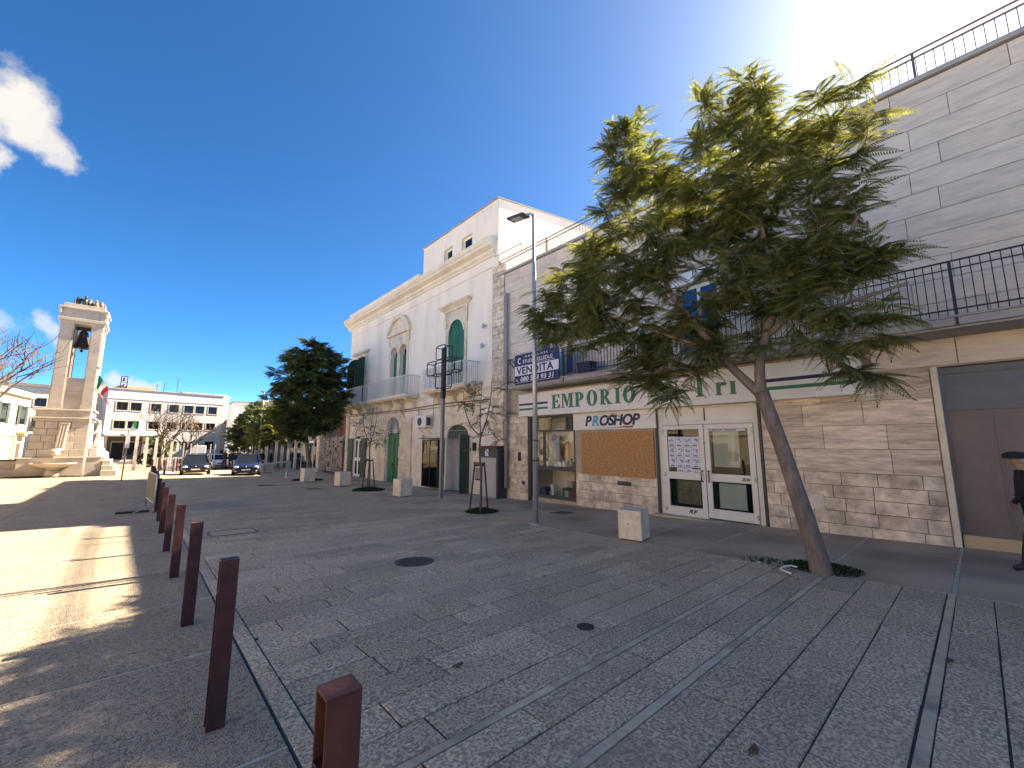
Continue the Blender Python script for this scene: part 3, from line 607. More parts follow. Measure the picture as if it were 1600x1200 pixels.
# roof railing
m = MB(); y = -12
while y < 13.6: m.box(11.30, 11.314, y - .007, y + .007, 9.1, 9.62); y += .135
for z in (9.60, 9.73): m.box(11.285, 11.33, -12, 13.6, z, z + .022)
for yy in (13.55, 10.6, 7, 3.5, 0.05, -3.5, -7): m.box(11.275, 11.325, yy - .022, yy + .022, 9.1, 9.74)
for yy in (13.58, 12.1): m.box(11.29, 11.32, yy - .012, yy + .012, 9.73, 10.1)
m.box(11.29, 11.32, 12.1, 13.9, 10.08, 10.1); m.bar((11.31, 13.5, 9.7), (11.31, 13.0, 9.1), .025)
W(m, 'roof_railing', roofral_m)
m = MB(); m.tube([(11.12, 12.85, -.2), (11.12, 12.85, 8.0)], .075, 12); m.tube([(11.12, 12.85, 7.9), (11.12, 12.85, 8.02)], .09, 12)
for z in (1.5, 3.2, 5, 6.8): m.tube([(11.12, 12.85, z), (11.12, 12.85, z + .05)], .085, 12)
dp = W(m, 'drainpipe', mat('grey_pipe', (.34, .31, .29), .6, .1, 3), smooth=True)

# ------------------------------------------------------------------ shop signs
es = thing('fascia_sign', 'long cream fascia sign with dark green serif lettering and blue and green stripes', 'shop sign', (10.95, 6.7, 2.65))
m = MB(); m.box(10.95, 11.25, 1.45, 11.9, 2.66, 3.48); es_p = m.build('sign_box', sign_m, es, world=True, bevel=.012)
m = MB(); 
for k in range(14): m.box(10.9475, 10.951, 1.45 + .745 * (k + .5), 1.452 + .745 * (k + .5), 2.67, 3.47)
m.box(10.94, 11.26, 1.43, 11.92, 2.63, 2.662); m.box(10.94, 11.26, 1.43, 11.92, 3.478, 3.50); m.build('sign_trim', alu_m, es, world=True)
for (y0, y1) in ((10.32, 11.86), (1.52, 3.3)):
    m = MB(); m.box(10.944, 10.952, y0, y1, 3.05, 3.13); m.build('blue_stripe', navy_m, es, world=True)
    m = MB(); m.box(10.944, 10.952, y0, y1, 2.86, 2.94); m.build('green_stripe', letter_m, es, world=True)
class GL:       # heavy serif glyphs in a unit box, u to the right
    def __init__(s, y, z, h): s.m = MB(); s.y = y; s.z = z; s.h = h; s.k = 0
    def P(s, poly): s.k += 1; d = .0004 * s.k; s.m.prism([(s.y - u * s.h, s.z + v * s.h) for u, v in poly], 10.932 - d, 10.951); return s
    def B(s, u0, u1, v0, v1): return s.P([(u0, v0), (u1, v0), (u1, v1), (u0, v1)])
    def serif(s, u0, u1, v): return s.B(u0, u1, v, v + .07)
    def stem(s, u0, u1, v0=0., v1=1.): s.B(u0, u1, v0, v1); s.serif(u0 - .1, u1 + .1, v0); return s.serif(u0 - .1, u1 + .1, v1 - .07)
    def O(s, cu, cv, ru, rv, iu, iv, a0=0, a1=360, n=24):
        s.k += 1; an = [R(a0 + (a1 - a0) * i / n) for i in range(n + (0 if a1 - a0 == 360 else 1))]
        o_ = [(s.y - (cu + ru * math.cos(a)) * s.h, s.z + (cv + rv * math.sin(a)) * s.h) for a in an]; i_ = [(s.y - (cu + iu * math.cos(a)) * s.h, s.z + (cv + iv * math.sin(a)) * s.h) for a in an]
        s.m.ring(o_, i_, 10.932 - .0004 * s.k, 10.951, a1 - a0 == 360); return s
    def done(s): return s.m.build('sign_letter', letter_m, es, world=True)
def gE(g): g.stem(.1, .34); g.B(.34, .74, 0, .07).B(.34, .74, .93, 1).B(.34, .56, .47, .54); g.P([(.74, 0), (.8, .3), (.74, .3), (.6, .07)]).P([(.6, .93), (.74, .72), (.78, .72), (.76, 1)]).P([(.5, .47), (.6, .35), (.6, .66), (.5, .54)]); return g.done()
def gM(g): g.stem(.06, .13); g.stem(.72, .96); g.P([(.08, 1), (.3, 1), (.58, .25), (.47, .05)]).P([(.47, .05), (.56, .3), (.76, 1), (.7, 1)]); return g.done()
def gP(g): g.stem(.1, .34); g.O(.34, .7, .42, .30, .16, .235, -90, 90); return g.done()
def gO(g): g.O(.42, .5, .42, .53, .17, .46); return g.done()
def gR(g): g.stem(.1, .34); g.O(.34, .72, .38, .28, .15, .215, -90, 90); g.P([(.36, .46), (.55, .48), (.82, .07), (.95, .07), (.95, 0), (.66, 0)]); return g.done()
def gI(g): g.stem(.1, .34); return g.done()
hL = .50
for fn, u in ((gE, 10.12), (gM, 9.63), (gP, 9.04), (gO, 8.52), (gR, 8.0), (gI, 7.43), (gO, 7.12)): fn(GL(u, 2.84, hL))
GLs = GL(5.75, 2.84, hL); GLs.stem(.1, .34); GLs.stem(.66, .72); GLs.P([(.12, 1), (.36, 1), (.72, 0), (.6, 0)]); GLs.done()
g = GL(4.87, 2.84, hL); g.stem(.1, .34); g.done()
g = GL(4.36, 2.84, hL * .66); g.stem(.1, .38); g.P([(.36, .8), (.5, .98), (.66, 1), (.66, .9), (.55, .88), (.4, .66)]).O(.68, .86, .15, .15, .01, .01); g.done()
g = GL(4.02, 2.84, hL * .66); g.stem(.12, .42); g.done()
ps = thing('panel_sign', 'white panel sign with navy and cyan italic lettering above the boarded window', 'shop sign', (11.2, 7.8, 2.03))
m = MB(); m.box(11.2, 11.27, 6.22, 9.34, 2.05, 2.64); m.build('sign_panel', sign_m, ps, world=True, bevel=.008)
m = MB(); m.box(11.195, 11.2, 6.24, 9.32, 2.335, 2.34); m.build('panel_seam', alu_m, ps, world=True)
text('navy_lettering', 'P', navy_m, .46, (11.196, 8.82, 2.19), ps, .016, .004, .2); text('cyan_lettering', 'R', cyan_m, .46, (11.196, 8.54, 2.19), ps, .016, .004, .2); text('navy_lettering', 'OSHOP', navy_m, .46, (11.196, 8.25, 2.19), ps, .016, .004, .2, .93)
m = MB(); m.prism([(8.4, 2.09), (7.2, 2.145), (6.95, 2.16), (6.98, 2.09), (7.6, 2.105)], 11.192, 11.2); m.build('red_swoosh', red_m, ps, world=True)
m = MB(); m.prism([(7.95, 2.44), (7.68, 2.58), (7.4, 2.44), (7.44, 2.42), (7.68, 2.545), (7.91, 2.42)], 11.19, 11.2); m.build('roof_emblem', greyp_m, ps, world=True)
m = MB(); m.box(FX - .075, FX - .035, 6.33, 9.02, .57, 1.98); tag(m.build('strand_board_panel', osb_m, bevel=.003, origin=(FX, 7.7, .57)), 'orange brown strand board nailed over the shop window under the white panel sign', 'board')
vb = thing('sale_banner', 'navy and white property sale banner tied to the black balcony railing', 'banner', (10.29, 10.3, 3.75))
m = MB(); nseg = 10; vs = []; 
for i in range(nseg + 1):
    y = 11.38 - 2.24 * i / nseg; x = 10.285 + .008 * math.sin(i * 1.7)
    for z in (3.76, 4.9): vs.append((x, y, z))
m.add(vs, [(2 * i, 2 * i + 2, 2 * i + 3, 2 * i + 1) for i in range(nseg)]); m.add([(x + .004, y, z) for x, y, z in vs], [(2 * i, 2 * i + 1, 2 * i + 3, 2 * i + 2) for i in range(nseg)])
m.build('banner_sheet', navy_m, vb, world=True)
m = MB(); m.box(10.266, 10.272, 9.15, 11.37, 4.10, 4.45); m.build('white_band', paper_m, vb, world=True)
text('sale_lettering', 'VENDITA', navy_m, .37, (10.264, 11.24, 4.15), vb, .012, .001, 0, 1.08, sx=1.13)
text('agency_lettering', 'STUDIO ELLEDUE', paper_m, .185, (10.268, 10.93, 4.54), vb, .002, .001, 0, .95, sx=1.1)
text('agency_lettering', 'IMMOBILIARE', paper_m, .10, (10.268, 10.86, 4.75), vb, .002, .001, 0, 1.9, sx=1.15)
text('phone_lettering', '080 534 93 31', paper_m, .235, (10.268, 11.06, 3.87), vb, .006, .001, .15, 1.05, sx=1.18)
m = MB(); m.ring([(11.1 - .1 * math.cos(R(a)), 4.65 + .12 * math.sin(R(a))) for a in range(45, 320, 15)], [(11.1 - .055 * math.cos(R(a)), 4.65 + .075 * math.sin(R(a))) for a in range(45, 320, 15)], 10.264, 10.27, False); m.build('agency_emblem', paper_m, vb, world=True)
m = MB(); m.ring([(11.2 - .07 * math.cos(R(a)), 3.95 + .07 * math.sin(R(a))) for a in range(150, 300, 15)], [(11.2 - .045 * math.cos(R(a)), 3.95 + .045 * math.sin(R(a))) for a in range(150, 300, 15)], 10.264, 10.27, False); m.build('phone_symbol', paper_m, vb, world=True)
m = MB(); m.box(10.265, 10.27, 9.4, 11.25, 3.825, 3.835); m.box(10.265, 10.27, 9.3, 10.4, 4.49, 4.50); m.build('thin_rules', paper_m, vb, world=True)

# ================================================================== WHITE BUILDING
wb = thing('white_building', 'white plastered two storey palazzo with green shutters, white balconies and a rooftop penthouse', 'building', (11.3, 22.5, -.7))
def V(mb, name, m, parent=None, **k): return mb.build(name, m, parent or wb, world=True, **k)
Y0, Y1 = 13.65, 31.35
low_holes = [arch(28.35, 29.75, -.9, 1.55, 10, .5), arch(22.6, 24.35, -1.0, 2.25, 14, .9), arch(15.75, 17.6, -.95, 1.98, 12, .5)]
up_holes = [arch(16.15, 17.6, 4.27, 7.12, 16), arch(22.12, 22.95, 4.27, 7.12, 12), arch(23.35, 24.18, 4.27, 7.12, 12), arch(28.4, 29.7, 4.27, 6.8, 12, .9)]
m = MB(); m.wall(rect(Y0, Y1, -1.4, 4.1), low_holes, FX, [.16, .24, 1.3]); V(m, 'lower_wall', lowplaster_m)
m = MB(); m.wall(rect(Y0, Y1, 4.1, 10.9), up_holes, FX, [.12, .3, .3, .3]); V(m, 'upper_wall', plaster_m)
m = MB(); m.box(12.65, 22, Y0, Y1, -1.4, 10.9); m.box(FX + .01, 12.65, Y0, Y0 + .05, -1.4, 10.9); m.box(FX + .01, 12.65, Y1 - .05, Y1, -1.4, 10.9); m.box(FX + .01, 12.65, Y0 + .05, Y1 - .05, 10.8, 10.9); V(m, 'rear_wall', plaster_m)
m = MB(); m.box(FX - .05, FX + .005, Y0 + .3, Y1, 4.02, 4.12); m.box(FX - .02, FX + .005, Y0 + .3, Y1, 9.62, 9.68); V(m, 'string_course', cornice_m, bevel=.01)
# cornice profile pushed along y
prof = [(FX + .02, 10.15), (FX - .06, 10.15), (FX - .08, 10.28), (FX - .14, 10.32), (FX - .18, 10.46), (FX - .42, 10.56), (FX - .42, 10.70), (FX - .46, 10.72), (FX - .52, 10.86), (FX - .52, 10.92), (FX + .02, 10.96)]
m = MB(); n = len(prof); ya, yb_ = Y0 + .15, Y1 + .45
m.add([(x, ya, z) for x, z in prof] + [(x, yb_, z) for x, z in prof], [tuple(range(n - 1, -1, -1)), tuple(range(n, 2 * n))] + [(i, (i + 1) % n, n + (i + 1) % n, n + i) for i in range(n)]); V(m, 'cornice', cornice_m)
m = MB(); m.box(FX - .22, FX + .3, Y0 + .15, Y1 + .2, 10.962, 11.10); V(m, 'blocking_course', cornice_m, bevel=.01)
m = MB(); m.box(FX - .15, FX + .15, 20.75, Y1 + .1, 11.102, 11.36); m.box(FX - .2, FX + .2, 20.7, Y1 + .15, 11.362, 11.40); V(m, 'parapet', plaster_m)
# penthouse with sloping top
pz = [(17.5, 18.3, 11.16, 12.02), (15.72, 16.65, 11.16, 12.05)]
m = MB(); m.wall(rect(Y0 + .02, 20.55, 10.97, 12.93), [rect(*a) for a in pz], FX + .04, .22)
m.add([(FX + .05, Y0 + .02, 10.9), (18.5, Y0 + .02, 10.9), (18.5, Y0 + .02, 14.0), (FX + .05, Y0 + .02, 12.93)], [(0, 1, 2, 3)])
m.add([(FX + .05, 20.55, 10.9), (18.5, 20.55, 10.9), (18.5, 20.55, 14.0), (FX + .05, 20.55, 12.93)], [(3, 2, 1, 0)]); pent = V(m, 'penthouse', plaster_m)
m = MB(); m.add([(FX - .02, Y0 - .04, 12.932), (18.6, Y0 - .04, 14.02), (18.6, 20.62, 14.02), (FX - .02, 20.62, 12.932), (FX - .02, Y0 - .04, 12.99), (18.6, Y0 - .04, 14.08), (18.6, 20.62, 14.08), (FX - .02, 20.62, 12.99)], [(0, 3, 2, 1), (4, 5, 6, 7), (0, 1, 5, 4), (1, 2, 6, 5), (2, 3, 7, 6), (3, 0, 4, 7)]); V(m, 'penthouse_roof', concrete_m, pent)
for a, b, c, d in pz:
    m = MB(); x0 = FX + .2; m.box(x0, x0 + .05, a, a + .1, c, d); m.box(x0, x0 + .05, b - .1, b, c, d); m.box(x0, x0 + .05, a + .1, b - .1, d - .1, d); V(m, 'window_frame', white_m, pent)
    m = MB(); m.box(x0 + .02, x0 + .03, a + .1, b - .1, c, d - .1); V(m, 'glass_pane', pglass_m, pent)
# weathered corner strip towards the shop
courses(13.14, 13.95, -1.1, 9.55, .36, .9, block_m, 'corner_stone', wb, x0=FX - .07, x1=FX + .02, jit=.1, r=random.Random(8))
courses(30.85, 31.36, -1.1, 4.0, .5, .6, trim_m, 'corner_stone', wb, x0=FX - .06, x1=FX + .02, jit=.05, r=random.Random(9))
# ground floor openings
def surround(outer, hs, name, x, d, mm=trim_m): m = MB(); m.wall(outer, hs, x, d); n = len(outer); m.add([(x, *p) for p in outer] + [(x + d, *p) for p in outer], [(i, (i + 1) % n, n + (i + 1) % n, n + i) for i in range(n)]); return V(m, name, mm)
surround(rect(14.9, 18.3, 2.2, 3.9), [arch(15.75, 17.6, 2.19, 2.2, 12, .3)], 'arch_stonework', FX - .03, .035, trim_m)
qr = random.Random(4)
courses(21.15, 22.55, .35, 3.05, .30, 1.6, trim_m, 'rusticated_block', wb, x0=FX - .09, x1=FX + .01, jit=.05, r=qr, gap=.014)
courses(24.42, 25.75, .35, 3.05, .30, 1.6, trim_m, 'rusticated_block', wb, x0=FX - .09, x1=FX + .01, jit=.05, r=qr, gap=.014)
for a, b in ((21.1, 22.57), (24.4, 25.8)): m = MB(); m.box(FX - .1, FX + .01, a, b, -1.1, .34); V(m, 'door_plinth', trim_m, bevel=.012)
m = MB(); c = 23.475
for k in range(9):
    a0, a1 = R(8 + k * 18.4), R(8 + (k + 1) * 18.4 - 1.2); r0, r1 = .9, 1.62
    poly = [(c + r0 * math.cos(a0), 2.25 + r0 * 1.02 * math.sin(a0)), (c + r1 * math.cos(a0), 2.25 + r1 * .96 * math.sin(a0)), (c + r1 * math.cos(a1), 2.25 + r1 * .96 * math.sin(a1)), (c + r0 * math.cos(a1), 2.25 + r0 * 1.02 * math.sin(a1))]
    poly = [(y, max(z, 3.06) if abs(y - c) > .95 else z) for y, z in poly]
    q = MB(); q.prism(poly, FX - .085 - .006 * (k == 4), FX + .01); V(q, 'arch_stone', trim_m)
for a, b in ((13.97, 15.73), (17.62, 21.1), (25.8, 28.33), (29.77, 30.84)): m = MB(); m.box(FX - .02, FX + .015, a, b, -1.2, .02); V(m, 'wall_base', lowplaster_m)
# big green door
gd2 = MB(); x0 = FX + .10; zb = -.8
for (a, b) in ((22.6, 23.45), (23.5, 24.35)):
    gd2.box(x0, x0 + .06, a, b, zb, 2.0)
for (a, b) in ((22.6, 23.45), (23.5, 24.35)):
    for (c_, d_) in ((a + .1, a + .4), (a + .45, b - .1)): gd2.box(x0 - .025, x0 + .001, c_, d_, .55, 1.75); gd2.box(x0 - .025, x0 + .001, c_, d_, zb + .15, .05)
    gd2.box(x0 - .04, x0 + .001, a + .12, b - .12, .15, .45)
gd2.box(x0 - .05, x0 + .06, 22.6, 24.35, 2.001, 2.12); gd2.box(x0 - .03, x0, 23.44, 23.51, zb, 2.0)
gdo = V(gd2, 'green_door', gdoor_m, bevel=.008)
m = MB(); m.ball((x0 - .07, 23.4, .3), .04); m.ball((x0 - .07, 23.58, .3), .04); V(m, 'door_knob', bronze_m, gdo)
fl = MB(); c = 23.475
for k in range(13): 
    a = R(6 + k * 14); fl.bar((x0, c + .2 * math.cos(a), 2.17 + .2 * math.sin(a)), (x0, c + .9 * math.cos(a), 2.17 + 1.0 * math.sin(a)), .028)
fl.ring([(c + .22 * math.cos(R(a)), 2.17 + .22 * math.sin(R(a))) for a in range(0, 181, 15)], [(c + .16 * math.cos(R(a)), 2.17 + .16 * math.sin(R(a))) for a in range(0, 181, 15)], x0 - .03, x0, False); fl.ball((x0, c, 2.22), .09)
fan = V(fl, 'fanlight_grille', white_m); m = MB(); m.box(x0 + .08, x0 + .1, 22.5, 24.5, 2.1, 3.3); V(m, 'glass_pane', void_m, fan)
m = MB(); m.box(FX - .13, FX - .09, 22.42, 22.55, .75, 1.35); V(m, 'letter_box', white_m, bevel=.02)
# left door with shutters
x0 = FX + .06; m = MB()
for (a, b, c_, d_) in ((28.37, 28.55, -.75, 1.95), (29.55, 29.73, -.75, 1.95), (28.95, 29.15, -.75, 1.75), (28.55, 28.95, .35, .55), (29.15, 29.55, .35, .55), (28.55, 29.55, 1.75, 1.88), (28.55, 28.95, -.75, -.55), (29.15, 29.55, -.75, -.55)): m.box(x0, x0 + .05, a, b, c_, d_)
ld = V(m, 'white_door', white_m); m = MB(); m.box(x0 + .02, x0 + .03, 28.4, 29.7, -.8, 2.0); V(m, 'glass_pane', pglass_m, ld)
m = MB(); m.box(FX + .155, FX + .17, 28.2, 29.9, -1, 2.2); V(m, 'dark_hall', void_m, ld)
for (a, b) in ((27.42, 28.32), (29.78, 30.7)):
    m = MB(); m.box(FX - .06, FX - .012, a, b, -.72, 1.9)
    for k in range(2): m.box(FX - .075, FX - .059, a + .08, b - .08, -.6 + k * 1.2, .5 + k * 1.25)
    V(m, 'door_shutter', dkgreen_m, bevel=.006)
t = thing('wall_sign', 'pale sign with two faint rows of grey lettering above the left door', 'sign', (FX, 29.2, 2.7)); m = MB(); m.box(-.03, 0, -1.1, 1.1, -.3, .35); m.build('sign_plate', plaster_m, t)
m = MB(); r2 = random.Random(2)
for row, (z, h) in enumerate(((.05, .2), (-.2, .1))):
    y = .95 - row * .15
    while y > -.9 + row * .2:
        w = r2.uniform(.06, .12); m.box(-.034, -.03, y - w, y - w + .025, z, z + h); m.box(-.034, -.03, y - w + .03, y, z + h * r2.choice([0, .4, .85]), z + h * r2.choice([.12, .55, 1.0]) + .02); y -= w + .05
m.build('faint_lettering', greyp_m, t)
# shop opening with open shutter leaf, fabric wall inside
m = MB(); m.prism(arch(15.77, 17.58, 1.82, 1.98, 12, .48), FX + .1, FX + .14); so = V(m, 'arched_panel', dkgreen_m)
m = MB(); n = 14; pts = [(FX + .3 + 1.0 * math.sin(math.pi / 2 * i / n), 17.55 - 1.1 * (1 - math.cos(math.pi / 2 * i / n))) for i in range(n + 1)]
m.add([(x, y, -.75) for x, y in pts] + [(x, y, 1.85) for x, y in pts], [(i, i + 1, n + 2 + i, n + 1 + i) for i in range(n)]); V(m, 'curved_lobby_wall', mat('lilac_wall', (.62, .54, .55), .8, .05), so, smooth=True)
m = MB(); m.box(FX + 1.28, FX + 1.3, 15.6, 17.7, -.9, 2.5); m.box(FX, FX + 1.3, 15.6, 17.7, -.78, -.72); V(m, 'lobby_back', frost_m, so)
m = MB(); m.box(FX + 1.1, FX + 1.25, 16.3, 16.42, .2, 1.1); m.box(FX + 1.1, FX + 1.25, 16.3, 16.45, -.4, .1); m.box(FX + 1.0, FX + 1.2, 16.25, 16.5, -.75, -.4); V(m, 'lobby_goods', blackp_m, so)
m = MB(); m.box(10.74, 11.26, 15.60, 15.66, -.66, 1.98); m.box(10.8, 11.2, 15.655, 15.675, .9, 1.85); m.box(10.8, 11.2, 15.655, 15.675, -.5, .7); lf = V(m, 'shutter_leaf', dkgreen_m, bevel=.006)
m = MB(); m.prism([(1.0, .9), (1.0, 1.75), (1.0, 1.75)], 0, 0) if 0 else m.box(10.84, 11.1, 15.676, 15.68, 1.05, 1.75); V(m, 'white_notice', paper_m, lf)
m = MB(); m.box(10.70, 10.74, 15.598, 15.664, -.66, 1.98); V(m, 'leaf_edge', mat('light_green_edge', (.2, .25, .22), .6), lf)
# first floor: surrounds, shutters
surround(rect(15.95, 17.85, 4.27, 8.3), [arch(16.15, 17.6, 4.26, 7.12, 16)], 'window_surround', FX - .05, .055)
m = MB(); m.box(FX - .12, FX + .01, 15.85, 17.95, 8.302, 8.42); m.taper(FX - .14, FX + .01, 15.75, 18.05, 8.422, FX - .3, FX + .01, 15.6, 18.2, 8.56); m.box(FX - .32, FX + .01, 15.58, 18.22, 8.562, 8.66); m.box(FX - .1, FX - .04, 15.9, 16.08, 7.5, 8.3); m.box(FX - .1, FX - .04, 17.72, 17.9, 7.5, 8.3); V(m, 'window_hood', trim_m)
m = MB(); m.ring(arch(16.1, 17.65, 7.1, 7.12, 16)[2:], arch(16.22, 17.53, 7.1, 7.12, 16)[2:], FX - .08, FX - .048, False); V(m, 'arch_moulding', trim_m)
surround(rect(21.9, 24.42, 4.27, 8.25), [arch(22.12, 22.95, 4.26, 7.12, 12), arch(23.35, 24.18, 4.26, 7.12, 12)], 'window_surround', FX - .05, .055)
m = MB(); m.box(FX - .2, FX + .01, 21.65, 24.67, 8.252, 8.40); m.box(FX - .12, FX - .04, 21.8, 22.0, 7.7, 8.25); m.box(FX - .12, FX - .04, 24.3, 24.5, 7.7, 8.25)
ang = [R(a) for a in range(20, 161, 10)]; cz = 8.40 - 1.60 * math.sin(R(20)); 
m.ring([(23.16 + 1.63 * math.cos(a), cz + 1.63 * math.sin(a)) for a in ang], [(23.16 + 1.40 * math.cos(a), cz + 1.40 * math.sin(a)) for a in ang], FX - .22, FX + .01, False)
m.prism([(23.16 + 1.42 * math.cos(a), max(8.40, cz + 1.42 * math.sin(a))) for a in ang], FX - .06, FX + .01); V(m, 'arched_pediment', trim_m)
m = MB(); m.tube([(FX - .04, 23.15, 4.3), (FX - .04, 23.15, 6.95)], .075, 10); m.lathe([(.08, 6.95), (.13, 7.1), (.13, 7.16)], (FX - .04, 23.15, 0), 10); V(m, 'window_column', trim_m, smooth=True)
for a, b in ((22.12, 22.95), (23.35, 24.18)):
    m = MB(); m.ring(arch(a - .07, b + .07, 7.1, 7.12, 12)[2:], arch(a, b, 7.1, 7.12, 12)[2:], FX - .08, FX - .048, False); V(m, 'arch_moulding', trim_m)
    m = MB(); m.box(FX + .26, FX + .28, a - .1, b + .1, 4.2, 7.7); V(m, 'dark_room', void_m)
    m = MB(); c = (a + b) / 2; m.box(FX + .17, FX + .21, c - .02, b, 4.27, 7.0); m.box(FX + .15, FX + .18, c + .04, b - .05, 4.5, 6.9); V(m, 'green_shutter', green_m)
    m = MB(); m.box(FX + .19, FX + .23, a, a + .06, 4.27, 7.12); m.box(FX + .19, FX + .23, c - .05, c - .02, 4.27, 7.3); V(m, 'window_frame', white_m)
    m = MB(); m.box(FX + .215, FX + .222, a + .06, c - .05, 4.27, 7.4); V(m, 'glass_pane', pglass_m)
surround([(28.1, 4.27), (30.0, 4.27), (30.0, 7.9), (28.1, 7.9)], [arch(28.4, 29.7, 4.26, 6.8, 12, .9)], 'window_surround', FX - .05, .055)
m = MB(); m.box(FX - .25, FX + .01, 27.7, 30.4, 7.95, 8.12); m.box(FX - .12, FX + .01, 27.9, 30.2, 7.902, 7.948); V(m, 'window_hood', trim_m)
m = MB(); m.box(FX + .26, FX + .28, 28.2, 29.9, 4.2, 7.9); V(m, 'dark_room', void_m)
m = MB(); m.box(FX + .15, FX + .19, 28.45, 29.05, 4.27, 7.3); V(m, 'green_shutter', green_m)
def leaf(y, name):
    m = MB(); pr = [(11.22, 4.3), (10.55, 4.3), (10.55, 6.9), (10.62, 7.25), (10.8, 7.5), (11.0, 7.62), (11.22, 7.66)]; n = len(pr)
    m.add([(x, y, z) for x, z in pr] + [(x, y + .05, z) for x, z in pr], [tuple(range(n)), tuple(range(2 * n - 1, n - 1, -1))] + [(i, n + i, n + (i + 1) % n, (i + 1) % n) for i in range(n)])
    for k in range(24): m.box(10.62, 11.16, y - .012, y - .001, 4.42 + k * .105, 4.49 + k * .105)
    return V(m, name, mat('deep_green_paint', (.012, .06, .035), .55, .1, 4) if 'deep_green_paint' not in MATS else MATS['deep_green_paint'])
leaf(29.72, 'open_shutter'); leaf(28.3, 'open_shutter')
# closed green shutters of the right window: two arched leaves with louvres
for s_ in (-1, 1):
    c = 16.875; pts = [(c + s_ * .012, 4.27), (c + s_ * .72, 4.27)] + [(c + s_ * (.012 + .708 * math.cos(R(a))), 7.12 + .72 * math.sin(R(a))) for a in range(0, 91, 10)]
    m = MB(); m.prism(pts if s_ > 0 else pts[::-1], FX + .035, FX + .07)
    for (a, b, z0, z1) in ((.012, .10, 4.27, 7.75), (.63, .72, 4.27, 7.1), (.10, .63, 4.27, 4.4), (.10, .63, 5.75, 5.9), (.1, .63, 6.98, 7.08)): m.box(FX + .012, FX + .036, min(c + s_ * a, c + s_ * b), max(c + s_ * a, c + s_ * b), z0, z1)
    for k in range(40):
        z = 4.44 + k * .064
        if abs(z - 5.82) > .1: m.box(FX + .022, FX + .037, min(c + s_ * .1, c + s_ * .63), max(c + s_ * .1, c + s_ * .63), z, z + .04)
    V(m, 'green_shutter', green_m)
# balconies
for (a, b) in ((14.95, 18.65), (20.5, 25.7), (26.8, 30.9)):
    m = MB(); m.box(10.42, FX + .01, a - .05, b + .05, 4.125, 4.26); m.box(10.5, FX + .01, a, b, 4.06, 4.123); bl = V(m, 'balcony', trim_m, bevel=.015)
    m = MB(); n = int((b - a) / .14)
    for i in range(n + 1): y = a + (b - a) * i / n; m.box(10.47, 10.5, y - .013, y + .013, 4.30, 5.3)
    for sy in (a, b):
        for i in range(1, 7): x = 10.5 + .115 * i; m.box(x - .014, x + .014, sy - .014, sy + .014, 4.3, 5.3)
        m.box(10.46, 11.3, sy - .02, sy + .02, 5.3, 5.34); m.box(10.46, 11.3, sy - .018, sy + .018, 4.27, 4.30)
    m.box(10.455, 10.515, a - .02, b + .02, 5.30, 5.345); m.box(10.46, 10.51, a, b, 4.265, 4.3); V(m, 'balcony_railing', wral_m, bl)
    nb = 3 if b - a > 5 else 2
    for i in range(nb + 1):
        y = a + .35 + (b - a - .7) * i / nb; m = MB(); pr = [(FX, 3.55), (FX - .1, 3.56), (FX - .22, 3.7), (FX - .3, 3.86), (FX - .55, 3.92), (FX - .7, 4.02), (FX - .7, 4.057), (FX, 4.057)]; n = len(pr)
        m.add([(x, y - .11, z) for x, z in pr] + [(x, y + .11, z) for x, z in pr], [tuple(range(n)), tuple(range(2 * n - 1, n - 1, -1))] + [(i_, n + i_, n + (i_ + 1) % n, (i_ + 1) % n) for i_ in range(n)]); V(m, 'corbel', trim_m, bl)
# cables, small fixtures
m = MB(); m.tube([(11.2, 31.2, 3.62), (11.18, 26, 3.55), (11.18, 22, 3.5), (11.18, 18, 3.58), (11.2, 14, 3.5)], .022, 6); m.tube([(11.22, 31.2, 3.5), (11.2, 22, 3.40), (11.2, 14.2, 3.42)], .014, 6); m.tube([(11.2, 20.3, 3.5), (11.2, 20.3, 3.1)], .015, 6); m.tube([(11.2, 18.75, 4.05), (11.2, 18.75, 2.9)], .012, 6); m.tube([(11.24, 30.6, -.6), (11.24, 30.6, 3.5)], .012, 6); V(m, 'wall_cables', black_m)
for y, z in ((14.5, 6.9), (14.6, 6.0), (19.7, 1.9)): 
    m = MB(); m.tube([(11.29, y, z), (11.17, y, z)], .012, 6); m.lathe([(.03, -.12), (.07, -.03), (.07, .08), (.02, .14)], (11.15, y, z), 8); V(m, 'wall_lantern', galv_m)
m = MB(); m.box(FX - .02, FX, 14.75, 15.15, -.05, .5); V(m, 'meter_hatch', mat('grey_hatch', (.3, .29, .27), .6), bevel=.006)
m = MB(); m.box(FX - .1, FX, 15.1, 15.3, 1.25, 1.62); V(m, 'post_box', black_m, bevel=.008)
# free standing pieces along this front
t = thing('air_conditioner', 'white air conditioner unit on a bracket above the shop glass case', 'air conditioner', (11.0, 19.4, 2.4))
m = MB(); m.box(-.17, .2, -.5, .5, 0, .62); m.build('casing', white_m, t, bevel=.02)
m = MB(); m.lathe([(.22, 0), (.22, .012)], n=20); 
for v in range(len(m.v)): a, b, c = m.v[v]; m.v[v] = (-.175 - c, .12 + a, .31 + b)
m.build('fan_grille', dgrey_m, t)
m = MB(); m.box(-.12, .12, -.52, -.505, .1, .52); m.build('side_grille', dgrey_m, t)
m = MB()
for s_ in (-.35, .35): m.bar((-.15, s_, -.02), (.28, s_, -.02), .03); m.bar((-.1, s_, -.03), (.28, s_, -.3), .025)
m.build('bracket', galv_m, t)
t = thing('glass_case', 'tall black framed glass display case on the wall left of the shop opening', 'display case', (11.1, 18.5, -.6))
m = MB(); x0, x1, a, b, z0, z1 = -.2, .19, -.75, .8, .0, 2.35
